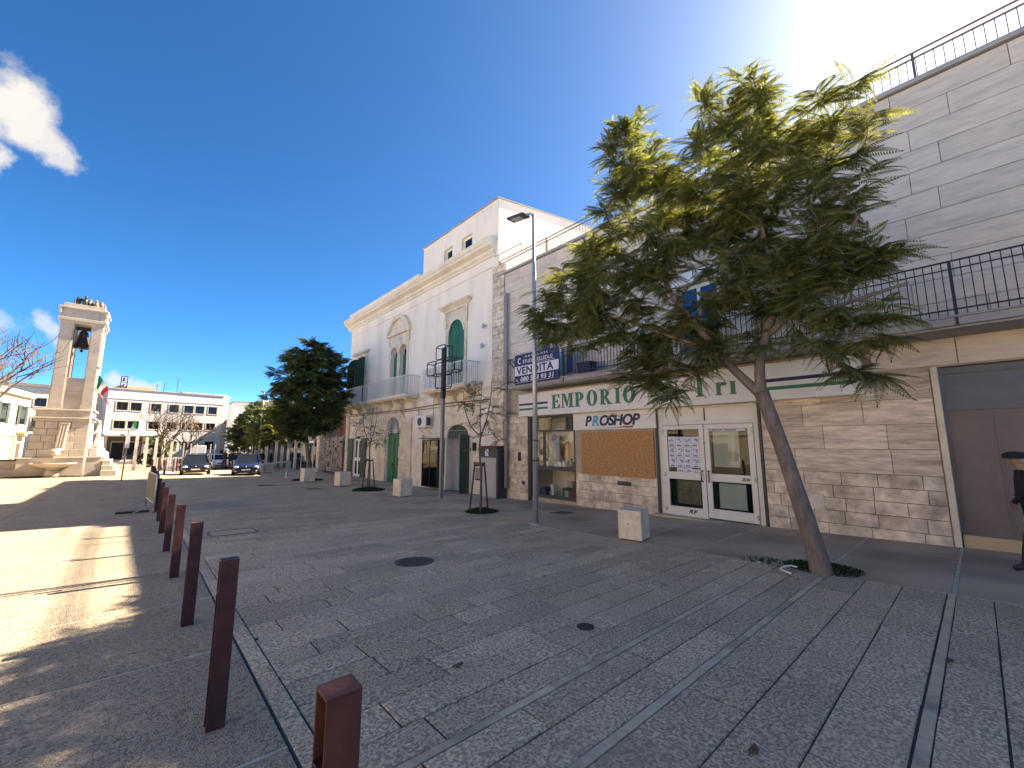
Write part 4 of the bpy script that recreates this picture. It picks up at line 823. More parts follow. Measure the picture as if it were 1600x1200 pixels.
for y in (a, b - .04):
    for x in (x0, x1 - .04): m.box(x, x + .04, y, y + .04, z0, z1)
for z in (z0, z1 - .05): m.box(x0 - .005, x1, a - .005, b + .005, z, z + .05)
m.box(x0 - .15, x1, a - .1, b + .1, z1 + .05, z1 + .09); m.box(x0, x0 + .04, .0, .04, z0, z1); m.build('case_frame', black_m, t)
m = MB(); m.box(x0 + .015, x0 + .02, a + .04, b - .04, z0 + .05, z1 - .05); m.box(x0 + .04, x1 - .05, b - .025, b - .02, z0 + .05, z1 - .05); m.build('glass_pane', shopglass_m, t)
m = MB(); m.box(.15, .16, a + .04, .2, z0 + .05, z1 - .05); m.build('dark_back', blackp_m, t); m = MB(); m.box(.15, .16, .2, b - .04, z0 + .05, z1 - .05); m.build('white_back', paper_m, t)
m = MB(); m.box(-.1, .12, -.45, -.2, .1, 2.1); m.build('hanging_garment', MATS['red_cloth'], t); m = MB(); m.lathe([(.02, .1), (.12, .3), (.1, .5), (.14, .8), (.06, .95), (.07, 1.1), (.02, 1.15)], (-.02, .45, .0), 12); m.build('garment_form', greyp_m, t, smooth=True)
t = thing('ticket_machine', 'grey street machine with dark display and red top against the wall beside the drainpipe', 'machine', (11.0, 13.6, gz(11, 13.6)))
m = MB(); m.box(-.2, .25, -.5, .5, .04, 1.62); m.box(-.215, -.2, -.42, .42, .6, 1.5); m.build('cabinet', mat('machine_grey', (.42, .41, .40), .5, .05), t, bevel=.015)
m = MB(); m.box(-.24, .25, -.53, .53, 1.622, 2.03); m.build('display_hood', dgrey_m, t, bevel=.01); m = MB(); m.box(-.27, .26, -.56, .56, 2.032, 2.1); m.build('red_top', mat('dark_red_paint', (.18, .02, .025), .5), t, bevel=.01)
m = MB(); m.box(-.246, -.24, -.05, .17, 1.68, 1.97); m.build('white_notice', paper_m, t); m = MB(); m.box(-.25, .25, -.66, -.55, .0, 2.0); m.build('side_post', dgrey_m, t, bevel=.01)
m = MB(); m.box(-.22, .25, -.5, .5, -.1, .04); m.build('plinth', concrete_m, t)

# ================================================================== TREES
def np_mesh(name, V_, F_, m_):      # V_ (n,3), F_ (k,4) quads
    me = bpy.data.meshes.new(name); n, k = len(V_), len(F_)
    me.vertices.add(n); me.vertices.foreach_set('co', np.asarray(V_, np.float32).ravel()); me.loops.add(k * 4); me.loops.foreach_set('vertex_index', np.asarray(F_, np.int32).ravel())
    me.polygons.add(k); me.polygons.foreach_set('loop_start', np.arange(0, 4 * k, 4, dtype=np.int32)); me.materials.append(m_); me.update(); me.validate(); return me
def frond_template(nr, L, pin, w, droop, curl=.25):
    V_, F_ = [], []
    def q(a, b, c, d): o = len(V_); V_.extend([a, b, c, d]); F_.append((o, o + 1, o + 2, o + 3))
    pts = []
    for i in range(nr + 1): t = i / nr; pts.append(np.array([L * (t - .12 * droop * t * t), 0, -droop * L * t * t]))
    for i in range(nr): a, b = pts[i], pts[i + 1]; q(a + [0, -w * .22, 0], a + [0, w * .22, 0], b + [0, w * .18, 0], b + [0, -w * .18, 0])
    for i in range(1, nr + 1):
        p = pts[i]; t = i / nr; l = pin * (math.sin(math.pi * min(1, .18 + .8 * t)) ** .6) * (1.08 - .35 * t)
        for s in (-1, 1):
            d = np.array([.55, s * .8, -.12]); d = d / np.linalg.norm(d); tip = p + d * l + np.array([0, 0, -curl * l]); mid = p + d * l * .5 + np.array([0, 0, -.03 * l]); nx = np.array([.8, -s * .55, 0]) * w
            q(p, mid + nx, tip, mid - nx)
    d = pts[-1] - pts[-2]; d /= np.linalg.norm(d); q(pts[-1], pts[-1] + d * pin * .35 + [0, w, 0], pts[-1] + d * pin * .7, pts[-1] + d * pin * .35 - [0, w, 0])
    return np.array(V_), np.array(F_)
def scatter(T, places, seed=1, wob=.38):     # places: (pos, dir, scale)
    Tv, Tf = T; r = np.random.RandomState(seed); out = np.empty((len(places), len(Tv), 3))
    for i, (p, d, s) in enumerate(places):
        x = np.array(d, float); x /= np.linalg.norm(x) + 1e-9; up = np.array([0, 0, 1.]) + r.normal(0, wob, 3); y = np.cross(up, x); y /= np.linalg.norm(y) + 1e-9; z = np.cross(x, y)
        out[i] = np.asarray(p) + (Tv * s) @ np.stack([x, y, z])
    F_ = (Tf[None] + (np.arange(len(places)) * len(Tv))[:, None, None]).reshape(-1, 4); return out.reshape(-1, 3), F_
def grow(limbs, lobes, n_ends, seed, r_twig=.007, fr_per=9, frond=None, fscale=(.7, 1.2), inner=.35, base=(0, 0, 0), sides=6, thick=.03):
    r = random.Random(seed); trunk = MB(); nodes = []
    for pts, rad in limbs:
        sm = []
        for i in range(len(pts) - 1):
            for k in range(4):
                t = k / 4; p0, p1, p2, p3 = (Vector(pts[max(i - 1, 0)]), Vector(pts[i]), Vector(pts[i + 1]), Vector(pts[min(i + 2, len(pts) - 1)]))
                sm.append((.5 * ((2 * p1) + (p2 - p0) * t + (2 * p0 - 5 * p1 + 4 * p2 - p3) * t * t + (-p0 + 3 * p1 - 3 * p2 + p3) * t ** 3), rad[i] + (rad[i + 1] - rad[i]) * t))
        sm.append((Vector(pts[-1]), rad[-1])); trunk.tube([a for a, b in sm], [b for a, b in sm], 10)
        for a, b in sm:
            if b < rad[0] * .8 or pts is not limbs[0][0]: nodes.append((a, b))
    tw = MB(); ends = []; tot = sum(l[3] ** 2 for l in lobes)
    for lx, ly, lz, lr in lobes:
        for _ in range(max(3, int(n_ends * lr * lr / tot))):
            while True:
                v = Vector((r.uniform(-1, 1), r.uniform(-1, 1), r.uniform(-1, 1)))
                if inner < v.length < 1: break
            ends.append(Vector((lx, ly, lz)) + v * lr)
    c0 = Vector(limbs[0][0][-1]); ends.sort(key=lambda e: (e - c0).length); places = []
    for e in ends:
        a, ra = min(nodes, key=lambda n: (n[0] - e).length + .25 * abs(n[0].z - e.z) * (n[0].z > e.z)); d = e - a; L = d.length
        if L < .02: continue
        k = max(2, min(6, int(L / .3))); bend = Vector((r.uniform(-1, 1), r.uniform(-1, 1), r.uniform(-.2, .8))) * L * .14; r0 = min(ra * .8, thick * (L / 1.2) + r_twig)
        ps = [a + d * (i / k) + bend * math.sin(math.pi * i / k) for i in range(k + 1)]; rs = [r0 + (r_twig - r0) * i / k for i in range(k + 1)]
        tw.tube(ps, rs, 5, False)
        for p, q in list(zip(ps, rs))[1:]: nodes.append((p, q))
        for i in range(fr_per):
            t = 1 - .85 * r.random(); p = a + d * t + bend * math.sin(math.pi * t); az = r.random() * 6.283; o = d.normalized() * .45 + Vector((math.cos(az), math.sin(az), r.uniform(-.5, .35)))
            places.append((p, o, r.uniform(*fscale)))
    return trunk, tw, places
def tree(name, label, base, limbs, lobes, n_ends, seed, lm=None, group=None, fr_per=9, frond=None, fscale=(.7, 1.2), bm=None, **k):
    t = thing(name, label, 'tree', base, group=group); trunk, tw, pl = grow(limbs, lobes, n_ends, seed, fr_per=fr_per, **k)
    trunk.build('trunk', bm or bark_m, t, smooth=True, world=True)
    tw.build('branches', bm or twig_m, t, smooth=True, world=True, kind='stuff')
    if frond is not None and pl:
        V_, F_ = scatter(frond, pl, seed, .38 if lm is None else .85); V_ = V_ - np.array(base); o = bpy.data.objects.new('crown', np_mesh('crown', V_, F_, lm or leaf_m)); COL.objects.link(o); o.parent = t; o['kind'] = 'stuff'
    return t
FR = frond_template(14, .40, .09, .0105, .36, .3)
g0 = gz(7.42, 1.68)
big_limbs = [([(7.42, 1.66, g0 - .1), (7.41, 1.70, g0 + .25), (7.4, 1.88, .95), (7.41, 2.06, 1.75), (7.42, 2.24, 2.45)], [.155, .13, .112, .105, .11]),
             ([(7.42, 2.22, 2.38), (7.38, 2.52, 2.75), (7.30, 2.80, 3.15), (7.15, 3.1, 3.7), (6.95, 3.5, 4.5), (6.75, 3.75, 5.6)], [.085, .07, .066, .055, .04, .02]),
             ([(7.42, 2.24, 2.4), (7.46, 2.24, 2.9), (7.52, 2.15, 3.35), (7.5, 1.95, 4.0), (7.4, 2.0, 5.0), (7.3, 2.1, 6.2)], [.09, .075, .07, .055, .035, .02]),
             ([(7.53, 2.1, 3.4), (7.6, 1.7, 3.75), (7.65, 1.2, 4.3), (7.6, .8, 5.0)], [.055, .045, .035, .02]),
             ([(7.30, 2.8, 3.15), (7.1, 3.4, 3.5), (6.8, 4.2, 3.95), (6.7, 5.1, 4.3)], [.05, .042, .034, .02]),
             ([(7.55, 1.9, 3.6), (7.7, 1.2, 3.7), (7.75, .4, 3.85)], [.035, .03, .018])]
big_lobes = [(6.7, 3.8, 6.2, 1.0), (6.7, 3.9, 7.05, .7), (6.7, 3.9, 7.75, .42), (7.2, 2.4, 6.2, 1.1), (7.15, 2.3, 7.0, .75), (7.15, 2.2, 7.6, .42), (7.4, 1.45, 6.5, .4), (6.5, 4.6, 4.8, 1.0), (6.9, 5.8, 4.8, .95), (7.05, 6.6, 4.6, .6), (6.9, 5.2, 4.2, .75), (7.3, 3.2, 4.9, 1.4), (7.5, 1.75, 5.3, 1.05), (7.6, 1.35, 4.6, .9), (7.6, 1.1, 3.8, .75),
             (7.2, 4.1, 3.5, .75), (6.9, 3.35, 3.2, .55), (7.6, 1.1, 3.2, .55), (7.5, 1.9, 4.2, .8), (6.7, 3.95, 2.95, .45), (6.8, 3.5, 2.6, .3), (7.6, .85, 2.75, .3), (7.2, 2.6, 3.7, .7), (6.8, 4.9, 5.5, .6), (7.6, .75, 4.2, .4), (7.5, .8, 5.6, .4), (6.95, .82, 6.3, .5)]
tree('jacaranda_tree', 'large leaning jacaranda tree with feathery crown before the shop sign', (7.42, 1.68, g0), big_limbs, big_lobes, 540, 5, frond=FR, fr_per=14, fscale=(.42, .85), r_twig=.005, inner=.3)
FR2 = frond_template(8, .48, .16, .03, .4); g1 = gz(7.75, 27.5)
tree('bushy_tree', 'dense dark green bushy tree standing beside the third cream cube near the white building', (7.75, 27.5, g1), [([(7.8, 27.5, g1 - .1), (7.72, 27.5, .3), (7.6, 27.6, 1.3), (7.5, 27.7, 2.1)], [.16, .13, .11, .1]), ([(7.5, 27.7, 2.0), (7.0, 27.6, 3.2), (6.7, 27.4, 4.6)], [.08, .06, .03]), ([(7.5, 27.7, 2.1), (7.8, 27.8, 3.4), (7.7, 27.9, 5.4)], [.08, .06, .03]), ([(7.6, 27.7, 2.2), (8.5, 27.5, 3.4), (9.0, 27.5, 4.6)], [.06, .05, .03])],
     [(7.3, 27.5, 6.6, 1.5), (6.5, 27.4, 5.6, 1.35), (8.3, 27.5, 6.4, 1.4), (9.0, 27.6, 5.6, 1.0), (6.4, 27.3, 4.0, 1.4), (7.5, 27.5, 4.6, 1.9), (8.7, 27.5, 4.3, 1.3), (6.9, 27.2, 2.9, 1.2), (8.0, 27.3, 3.0, 1.2), (7.6, 27.5, 7.4, .8), (6.3, 27.2, 2.8, .9), (8.9, 27.5, 3.2, .7)], 520, 9, lm=leaf2_m, frond=FR2, fr_per=12, fscale=(.7, 1.25), inner=.2)
def young(x, y, label, seed):
    g = gz(x, y); r = random.Random(seed)
    limbs = [([(x, y, g - .05), (x + .02, y, g + 1.0), (x - .02, y + .05, g + 1.9), (x, y, g + 2.35)], [.042, .036, .032, .028]), ([(x, y, g + 2.3), (x - .05, y + .45, g + 2.6), (x - .1, y + .75, g + 3.2), (x - .1, y + .85, g + 3.8)], [.022, .018, .014, .008]), ([(x, y, g + 2.3), (x + .05, y - .2, g + 2.8), (x + .1, y - .35, g + 3.5), (x, y - .5, g + 4.0)], [.022, .018, .014, .008]),
             ([(x, y, g + 2.3), (x + .1, y - .45, g + 2.35), (x + .1, y - .8, g + 2.15)], [.012, .009, .005]), ([(x, y, g + 2.3), (x + .02, y + .08, g + 3.0), (x + .1, y + .1, g + 4.1)], [.016, .012, .006]), ([(x, y, g + 2.3), (x - .05, y + .55, g + 2.3), (x - .1, y + 1.1, g + 2.7)], [.012, .009, .005])]
    t = thing('young_tree', label, 'tree', (x, y, g), group='staked young trees'); trunk, tw, pl = grow(limbs, [(x, y, g + 3.0, 1.15), (x, y + .4, g + 3.4, .8), (x, y - .5, g + 2.6, .6)], 46, seed, r_twig=.006, fr_per=3, thick=.014)
    trunk.build('trunk', twig_m, t, smooth=True, world=True); tw.build('branches', twig_m, t, world=True, kind='stuff')
    V_, F_ = scatter(frond_template(6, .34, .09, .02, .5), [p for p in pl if r.random() < .8], seed); o = bpy.data.objects.new('leaves', np_mesh('leaves', V_ - np.array((x, y, g)), F_, leaf2_m)); COL.objects.link(o); o.parent = t; o['kind'] = 'stuff'
    t = thing('stake_frame', label.replace('young tree', 'stakes') if 0 else 'brown timber stakes with crossbar ' + ('holding the nearer young tree' if seed == 3 else 'holding the young tree by the green door'), 'tree stakes', (x, y, g), group='tree stake frames')
    tops = [(-.1, .16), (-.1, -.18), (.14, 0)]
    for k, (a, b) in enumerate(tops): m = MB(); m.tube([(a * 2.2, b * 1.7, -.1), (a, b, 1.5)], .028, 8); m.build('stake', stake_m, t)
    m = MB(); m.bar((-.1, -.24, 1.46), (-.1, .22, 1.46), .035, .08); m.bar((-.1, .14, 1.40), (.14, 0, 1.40), .03, .06); m.build('crossbar', stake_m, t)
young(7.9, 10.33, 'bare young tree with a few drooping leaves tied to stakes before the ticket machine', 3)
young(8.3, 19.7, 'slim young tree with sparse leaves tied to stakes before the green door', 4)

# ------------------------------------------------------------------ bollards
def bollard_parts(t):
    m = MB(); m.box(-.05, .05, -.045, -.039, -.2, .99); m.box(-.05, .05, .039, .045, -.2, .99); m.box(.044, .05, -.039, .039, -.2, .99); m.box(-.0505, .0505, -.0455, .0455, .9905, 1.0); m.build('shell', corten_m, t, bevel=.0015)
    m = MB(); m.box(-.049, .044, -.039, .039, .80, .806); m.box(-.049, .044, -.039, .039, .3, .306); m.build('inner_shelf', corten_m, t)
    m = MB(); m.lathe([(.006, 0), (.004, .004)], (0, 0, 1.0), 8); m.build('top_weld', corten_m, t)
BG = 'corten steel bollards along the kerb'
bpos = [1.3, 3.35, 5.49, 7.74, 9.98, 12.35, 14.55, 16.75] + [18.7, 20.3, 21.9, 23.5, 25.1, 26.7]
blab = ['nearest corten bollard, its open side and top plate seen at the bottom edge', 'tall corten bollard second from the camera, its foot on the gravelly plaza', 'dark corten bollard third from the camera', 'rusty brown bollard fourth from the camera, beside the sunlit patch', 'rusty brown bollard fifth from the camera', 'rusty brown bollard sixth from the camera', 'rusty bollard seventh from the camera, near the grey barrier', 'rusty bollard just at the foot of the grey barrier',
        'first dark bollard beyond the grey barrier', 'second dark bollard beyond the grey barrier', 'third dark bollard beyond the grey barrier', 'fourth dark bollard beyond the grey barrier', 'fifth dark bollard beyond the grey barrier', 'last dark bollard of the row, at the edge of the sunlight']
b0 = thing('bollard', blab[0], 'bollard', (.49, bpos[0], gz(.49, bpos[0])), group=BG); bollard_parts(b0)
for y, l in list(zip(bpos, blab))[1:]: dup(b0, (.49 + rng.uniform(-.01, .01), y, gz(.49, y)), rng.uniform(-.03, .03), l)
for i, (x, y) in enumerate([(.60, 37.96), (.95, 37.0), (1.26, 37.3), (1.93, 41.86), (2.22, 43.13), (2.5, 44.51), (2.79, 46.01)]):
    dup(b0, (x, y, gz(x, y)), .2 * i, ['brown bollard at the plaza corner, leftmost of the far ones', 'brown bollard second from left at the far plaza corner', 'brown bollard third from left at the far plaza corner', 'far brown bollard by the white fence, farthest left of four', 'far brown bollard by the white fence, second of four', 'far brown bollard by the white fence, third of four', 'far brown bollard close to the black car, last of four'][i])
for i, (a, b) in enumerate((((2.22, 43.13), (2.5, 44.51)), ((2.5, 44.51), (2.79, 46.01)))):
    m = MB(); m.bar((*a, gz(*a) + .62), (*b, gz(*b) + .62), .06); tag(m.build('bollard_rail', corten_m, origin=(*a, gz(*a))), ['brown rail between the second and third far bollards', 'brown rail between the last two far bollards'][i], 'rail')
# barrier panel on a rubber foot
t = thing('barrier_panel', 'grey mesh crowd barrier standing among the rusty bollards on a dark foot', 'barrier', (.33, 17.6, gz(.33, 17.6)), R(-85))
m = MB(); m.tube([(-1.0, 0, .0), (-1.0, 0, 1.06), (-.95, 0, 1.12), (.95, 0, 1.12), (1.0, 0, 1.06), (1.0, 0, .0)], .021, 8); m.tube([(-1.0, 0, .28), (1.0, 0, .28)], .017, 8); m.build('tube_frame', galv_m, t, smooth=True)
m = MB(); m.box(-.98, .98, -.006, .006, .29, 1.1); m.build('grey_sheet', mat('grey_mesh', (.11, .12, .11), .7, .15, 12), t)
for x in (-.85, .85): m = MB(); m.tube([(x, -.45, .03), (x, -.08, .22), (x, .08, .22), (x, .45, .03)], .018, 8); m.build('foot_bracket', galv_m, t)
m = MB(); slab(m, -.42, .32, 16.86, 17.02, .06, .02); tag(m.build('rubber_foot', black_m, origin=(-.05, 16.95, gz(0, 17))), 'black rubber barrier foot lying on the plaza left of the barrier', 'foot block')
# stone cubes
def cube(x, y, s, h, rz, label, lean=0):
    t = thing('stone_cube', label, 'stone block', (x, y, gz(x, y)), rz, 'cream stone cubes along the pavement')
    m = MB(); m.box(-s / 2, s / 2, -s / 2, s / 2, .035, h); m.build('block', cube_m, t, bevel=.012); m = MB(); m.box(-s / 2 + .03, s / 2 - .03, -s / 2 + .03, s / 2 - .03, -.06, .034); m.build('plinth', mat('rusty_base', (.2, .1, .06)) if 'rusty_base' not in MATS else MATS['rusty_base'], t)
    m = MB(); m.ball((-s / 2 - .001, .03, h * .55), .012, 8, 5); m.build('lifting_hole', black_m, t)
cube(7.62, 4.82, .48, .60, R(12), 'cream stone cube nearest the camera, before the cream glass doors'); cube(8.35, 16.3, .58, .72, R(6), 'cream stone cube in front of the rusticated green doorway'); cube(8.1, 22.65, .6, .74, R(8), 'cream stone cube before the left dark shutters'); cube(7.35, 26.2, .62, .78, R(5), 'cream stone cube against the bushy tree trunk'); cube(7.3, 36.4, .62, .74, 0, 'pale stone cube half hidden behind the navy car')
# ------------------------------------------------------------------ lamps and poles
def lamp(x, y, h, label, r=.07):
    t = thing('street_lamp', label, 'street lamp', (x, y, gz(x, y))); m = MB(); m.tube([(0, 0, -.1), (0, 0, h * .55), (0, 0, h)], [r, r * .85, r * .6], 12); m.build('pole', galv_m, t, smooth=True)
    m = MB(); m.tube([(0, 0, 0), (0, 0, .04)], r * 1.6, 12); m.build('base_flange', galv_m, t)
    m = MB(); m.tube([(0, 0, h - .05), (0, .1, h + .06), (0, .32, h + .12)], r * .5, 8); m.build('arm', galv_m, t, smooth=True)
    m = MB(); m.obox((0, .62, h + .17), (.15, 0, 0), (0, .34, .06), (0, -.004, .035)); hd = m.build('lamp_head', dgrey_m, t, bevel=.015); m = MB(); m.obox((0, .66, h + .135), (.1, 0, 0), (0, .2, .035), (0, 0, .004)); m.build('lamp_glass', lamp_m, hd)
    for z in (2.05, 1.55): m = MB(); m.tube([(0, 0, z), (0, 0, z + .035)], r * 1.03, 12); m.build('clamp_band', dgrey_m, t)
lamp(7.45, 7.47, 8.25, 'tall grey street lamp standing in front of the sale banner'); lamp(8.3, 45.5, 7.3, 'distant slender street lamp rising left of the bushy tree', .09)
t = thing('cross_sign', 'dark pole carrying an empty outlined pharmacy cross frame', 'sign', (9.0, 14.35, gz(9.0, 14.35)))
m = MB(); m.box(-.06, .06, -.07, .07, -.1, 4.0); m.build('lower_pole', mat('grey_pole', (.22, .225, .23), .45, .05, 3, metal=.3), t, bevel=.01); m = MB(); m.box(-.075, .075, -.09, .09, 4.0, 6.12); m.build('upper_mast', black_m, t, bevel=.01)
m = MB()
def loop(m, y0, y1, z0, z1, x, r=.022):
    c = .08; p = [(x, y0 + c, z0), (x, y1 - c, z0), (x, y1, z0 + c), (x, y1, z1 - c), (x, y1 - c, z1), (x, y0 + c, z1), (x, y0, z1 - c), (x, y0, z0 + c), (x, y0 + c, z0)]; m.tube(p, r, 6)
for x in (-.17, .17):
    for (a, b, c, d) in ((-.35, .35, 5.62, 6.2), (.35, 1.05, 5.02, 5.6), (-1.05, -.35, 5.02, 5.6), (-.35, .35, 4.42, 5.0), (-.35, .35, 5.02, 5.6)): loop(m, a, b, c, d, x)
for y, z in ((1.05, 5.55), (1.05, 5.07), (-1.05, 5.55), (-1.05, 5.07), (.35, 6.15), (-.35, 6.15), (.35, 4.47), (-.35, 4.47)): m.tube([(-.17, y, z), (.17, y, z)], .018, 6)
m.build('cross_frame', black_m, t, smooth=True)
t = thing('sign_post', 'grey street sign post at the edge of the sunlit band by the bushy tree', 'sign post', (6.9, 29.1, gz(6.9, 29.1))); m = MB(); m.tube([(0, 0, -.1), (.08, 0, 2.5)], .055, 10); m.build('post', galv_m, t); m = MB(); m.lathe([(.0, 0), (.3, 0), (.3, .02), (0, .02)], n=20)
for v in range(len(m.v)): a, b, c = m.v[v]; m.v[v] = (.06 + a * .5, -.06 - c, 2.2 + b)
m.build('round_plate', galv_m, t); m = MB(); m.box(-.1, .2, -.07, -.05, .5, 1.1); m.build('lower_plate', mat('sign_back', (.3, .33, .33), .5), t)
t = thing('sign_post', 'thin leaning post with a small white plate before the bell monument', 'sign post', (-.7, 30.84, gz(-.7, 30.84))); m = MB(); m.tube([(0, 0, -.1), (.05, 0, 2.75)], .03, 8); m.build('post', mat('brown_grey_post', (.25, .2, .17), .6), t); m = MB(); m.box(-.04, .14, -.04, -.03, 1.8, 2.6); m.build('white_plate', white_m, t); m = MB(); m.ball((.02, 0, 1.35), .07); m.build('clamp', galv_m, t)
for i, (x, y, h) in enumerate([(-.44, 50.0, 2.9), (.25, 54.0, 2.9), (1.0, 55.4, 2.9), (1.6, 56.5, 2.9), (2.3, 57.5, 2.9)]):
    m = MB(); m.taper(-.13, .13, -.13, .13, -.3, -.11, .11, -.11, .11, h); m.taper(-.11, .11, -.11, .11, h, -.03, .03, -.03, .03, h + .08); o = m.build('stone_post', statue_m, bevel=.01); o.location = (x, y, gz(x, y)); tag(o, 'tall white stone post, %s of the row before the town hall' % ['first from left', 'second from left', 'third from left', 'fourth from left', 'last on the right'][i], 'post', 'white stone posts before the town hall')

# ================================================================== BELL MONUMENT
bm = thing('bell_monument', 'tall pale stone war memorial with a bronze bell between four fluted piers', 'monument', (-3.7, 39.6, -.45))
def B(mb, name, m, parent=None, **k): return mb.build(name, m, parent or bm, world=True, **k)
YF = 38.5; YB = 41.0
m = MB(); m.taper(-5.62, -1.9, YF - .35, YB + .35, -.8, -5.55, -1.95, YF - .3, YB + .3, .62); m.box(-5.6, -1.9, YF - .34, YB + .34, .622, .70); B(m, 'plinth', marble_m, bevel=.02)
cr = random.Random(6)
z = .70
for k, h in enumerate((.5, .45, .42, .42, .45)):
    ins = .05 * k; x = -5.3 + ins; nb = 4; w = (5.3 - 2.62 - 2 * ins) / nb
    off = (k % 2) * .3
    cuts = [-5.3 + ins] + [-5.3 + ins + (i + off + .7) * w for i in range(nb - 1)] + [-2.62 - ins * .3]
    for a, b in zip(cuts, cuts[1:]):
        m = MB(); m.box(a + .008, b - .008, YF - .08 + ins * .5, YB - ins, z + .006, z + h - .006); B(m, 'stone_block', marble_m, bevel=.015)
    z += h
m = MB(); m.box(-5.05, -2.75, YF + .2, YB - .3, .7, 2.94); B(m, 'inner_core', joint_m)
m = MB(); m.box(-5.2, -2.6, YF - .05, YB, 2.945, 3.1); m.box(-5.3, -2.5, YF - .15, YB + .1, 3.102, 3.2); B(m, 'base_ledge', marble_m, bevel=.02)
m = MB(); m.box(-5.15, -2.65, YF - .02, YB - .05, 3.202, 3.6); m.box(-5.25, -2.55, YF - .1, YB + .05, 3.602, 3.72); B(m, 'attic_course', marble_m, bevel=.02)
def pier(x0, x1, y0, y1, z0, z1, name='fluted_pier'):
    m = MB(); m.box(x0 + .05, x1 - .05, y0, y1, z0 + .3, z1 - .3); n = 5
    for i in range(n):      # raised fillets leave flutes
        a = x0 + (x1 - x0) * i / n; b = a + (x1 - x0) / n * .45
        pass
        a = y0 + (y1 - y0) * i / n; b = a + (y1 - y0) / n * .45
        for xx in (x0, x1 - .051): m.box(xx, xx + .051, a + .03, b + .03, z0 + .3, z1 - .3)
    m.box(x0, x1, y0, y1, z0, z0 + .299); m.box(x0, x1, y0, y1, z1 - .299, z1); return B(m, name, marble_m, bevel=.008)
for (a, b) in ((-4.72, -4.08), (-3.30, -2.72)):
    for (c, d) in ((YF + .02, YF + .8), (YB - .95, YB - .2)): pier(a, b, c, d, 3.72, 9.35)
m = MB(); m.box(-4.08, -3.30, YF + .12, YB - .3, 3.73, 4.9); m.box(-4.08, -3.30, YF + .10, YB - .3, 4.91, 5.7); m.box(-4.1, -3.28, YF + .08, YB - .3, 5.702, 5.78); m.box(-4.6, -2.85, YF + .8, YB - .95, 3.73, 5.7); B(m, 'infill_panel', marble_m, bevel=.012)
m = MB(); m.box(-4.78, -2.66, YF - .04, YB - .14, 9.352, 9.5); m.box(-4.86, -2.58, YF - .12, YB - .06, 9.502, 9.7); m.box(-4.78, -2.66, YF - .04, YB - .14, 9.702, 10.3); m.box(-4.4, -3.0, YF - .06, YF, 9.78, 10.22); m.box(-4.88, -2.56, YF - .14, YB - .04, 10.302, 10.42); m.box(-4.7, -2.74, YF + .04, YB - .2, 10.422, 10.68); B(m, 'entablature', marble_m, bevel=.02)
for a in (-4.86, -2.72): m = MB(); m.box(a, a + .14, YF - .13, YF + .2, 9.95, 10.4); B(m, 'corner_block', marble_m, bevel=.02)
m = MB(); cx, cy = -3.7, 39.55; m.lathe([(.02, 9.12), (.12, 9.1), (.2, 9.02), (.25, 8.8), (.3, 8.5), (.36, 8.2), (.45, 8.0), (.5, 7.92), (.46, 7.9), (.3, 8.1)], (cx, cy, 0), 24); bell = B(m, 'bell', bronze_m, smooth=True)
m = MB(); m.tube([(cx, cy, 8.9), (cx, cy, 7.75)], .03, 8); m.ball((cx, cy, 7.72), .09); B(m, 'clapper', bronze_m, bell); m = MB(); m.box(cx - .45, cx + .45, cy - .09, cy + .09, 9.12, 9.33); m.box(cx - .12, cx + .12, cy - .12, cy + .12, 9.0, 9.14); B(m, 'bell_yoke', bronze_m, bell)
# fountain and fasces on the front
m = MB(); m.taper(-4.12, -3.72, YF - .3, YF - .06, 1.25, -4.02, -3.62, YF - .26, YF - .04, 2.75); m.box(-4.0, -3.6, YF - .3, YF - .04, 2.75, 2.85)
for k in range(3): m.taper(-4.08 + k * .13, -4.02 + k * .13, YF - .33, YF - .29, 1.3, -3.98 + k * .13, -3.92 + k * .13, YF - .29, YF - .25, 2.7)
B(m, 'carved_pilaster', marble_m, bevel=.01)
m = MB(); m.box(-4.3, -3.7, YF - .4, YF - .05, 1.1, 1.24); m.ball((-4.0, YF - .38, .98), (.2, .18, .2)); m.ball((-4.0, YF - .55, .9), (.12, .12, .1)); m.ball((-4.16, YF - .4, 1.12), .07); m.ball((-3.84, YF - .4, 1.12), .07); B(m, 'lion_head_spout', marble_m, smooth=True)
m = MB(); m.lathe([(.25, -.1), (.3, 0), (.75, .12), (.98, .26), (1.0, .33), (.95, .33), (.9, .27), (.1, .2)], (-4.0, YF - .75, 0.05), 28); m.lathe([(.35, -.6), (.28, -.1)], (-4.0, YF - .75, .05), 16); B(m, 'fountain_basin', marble_m, smooth=True)
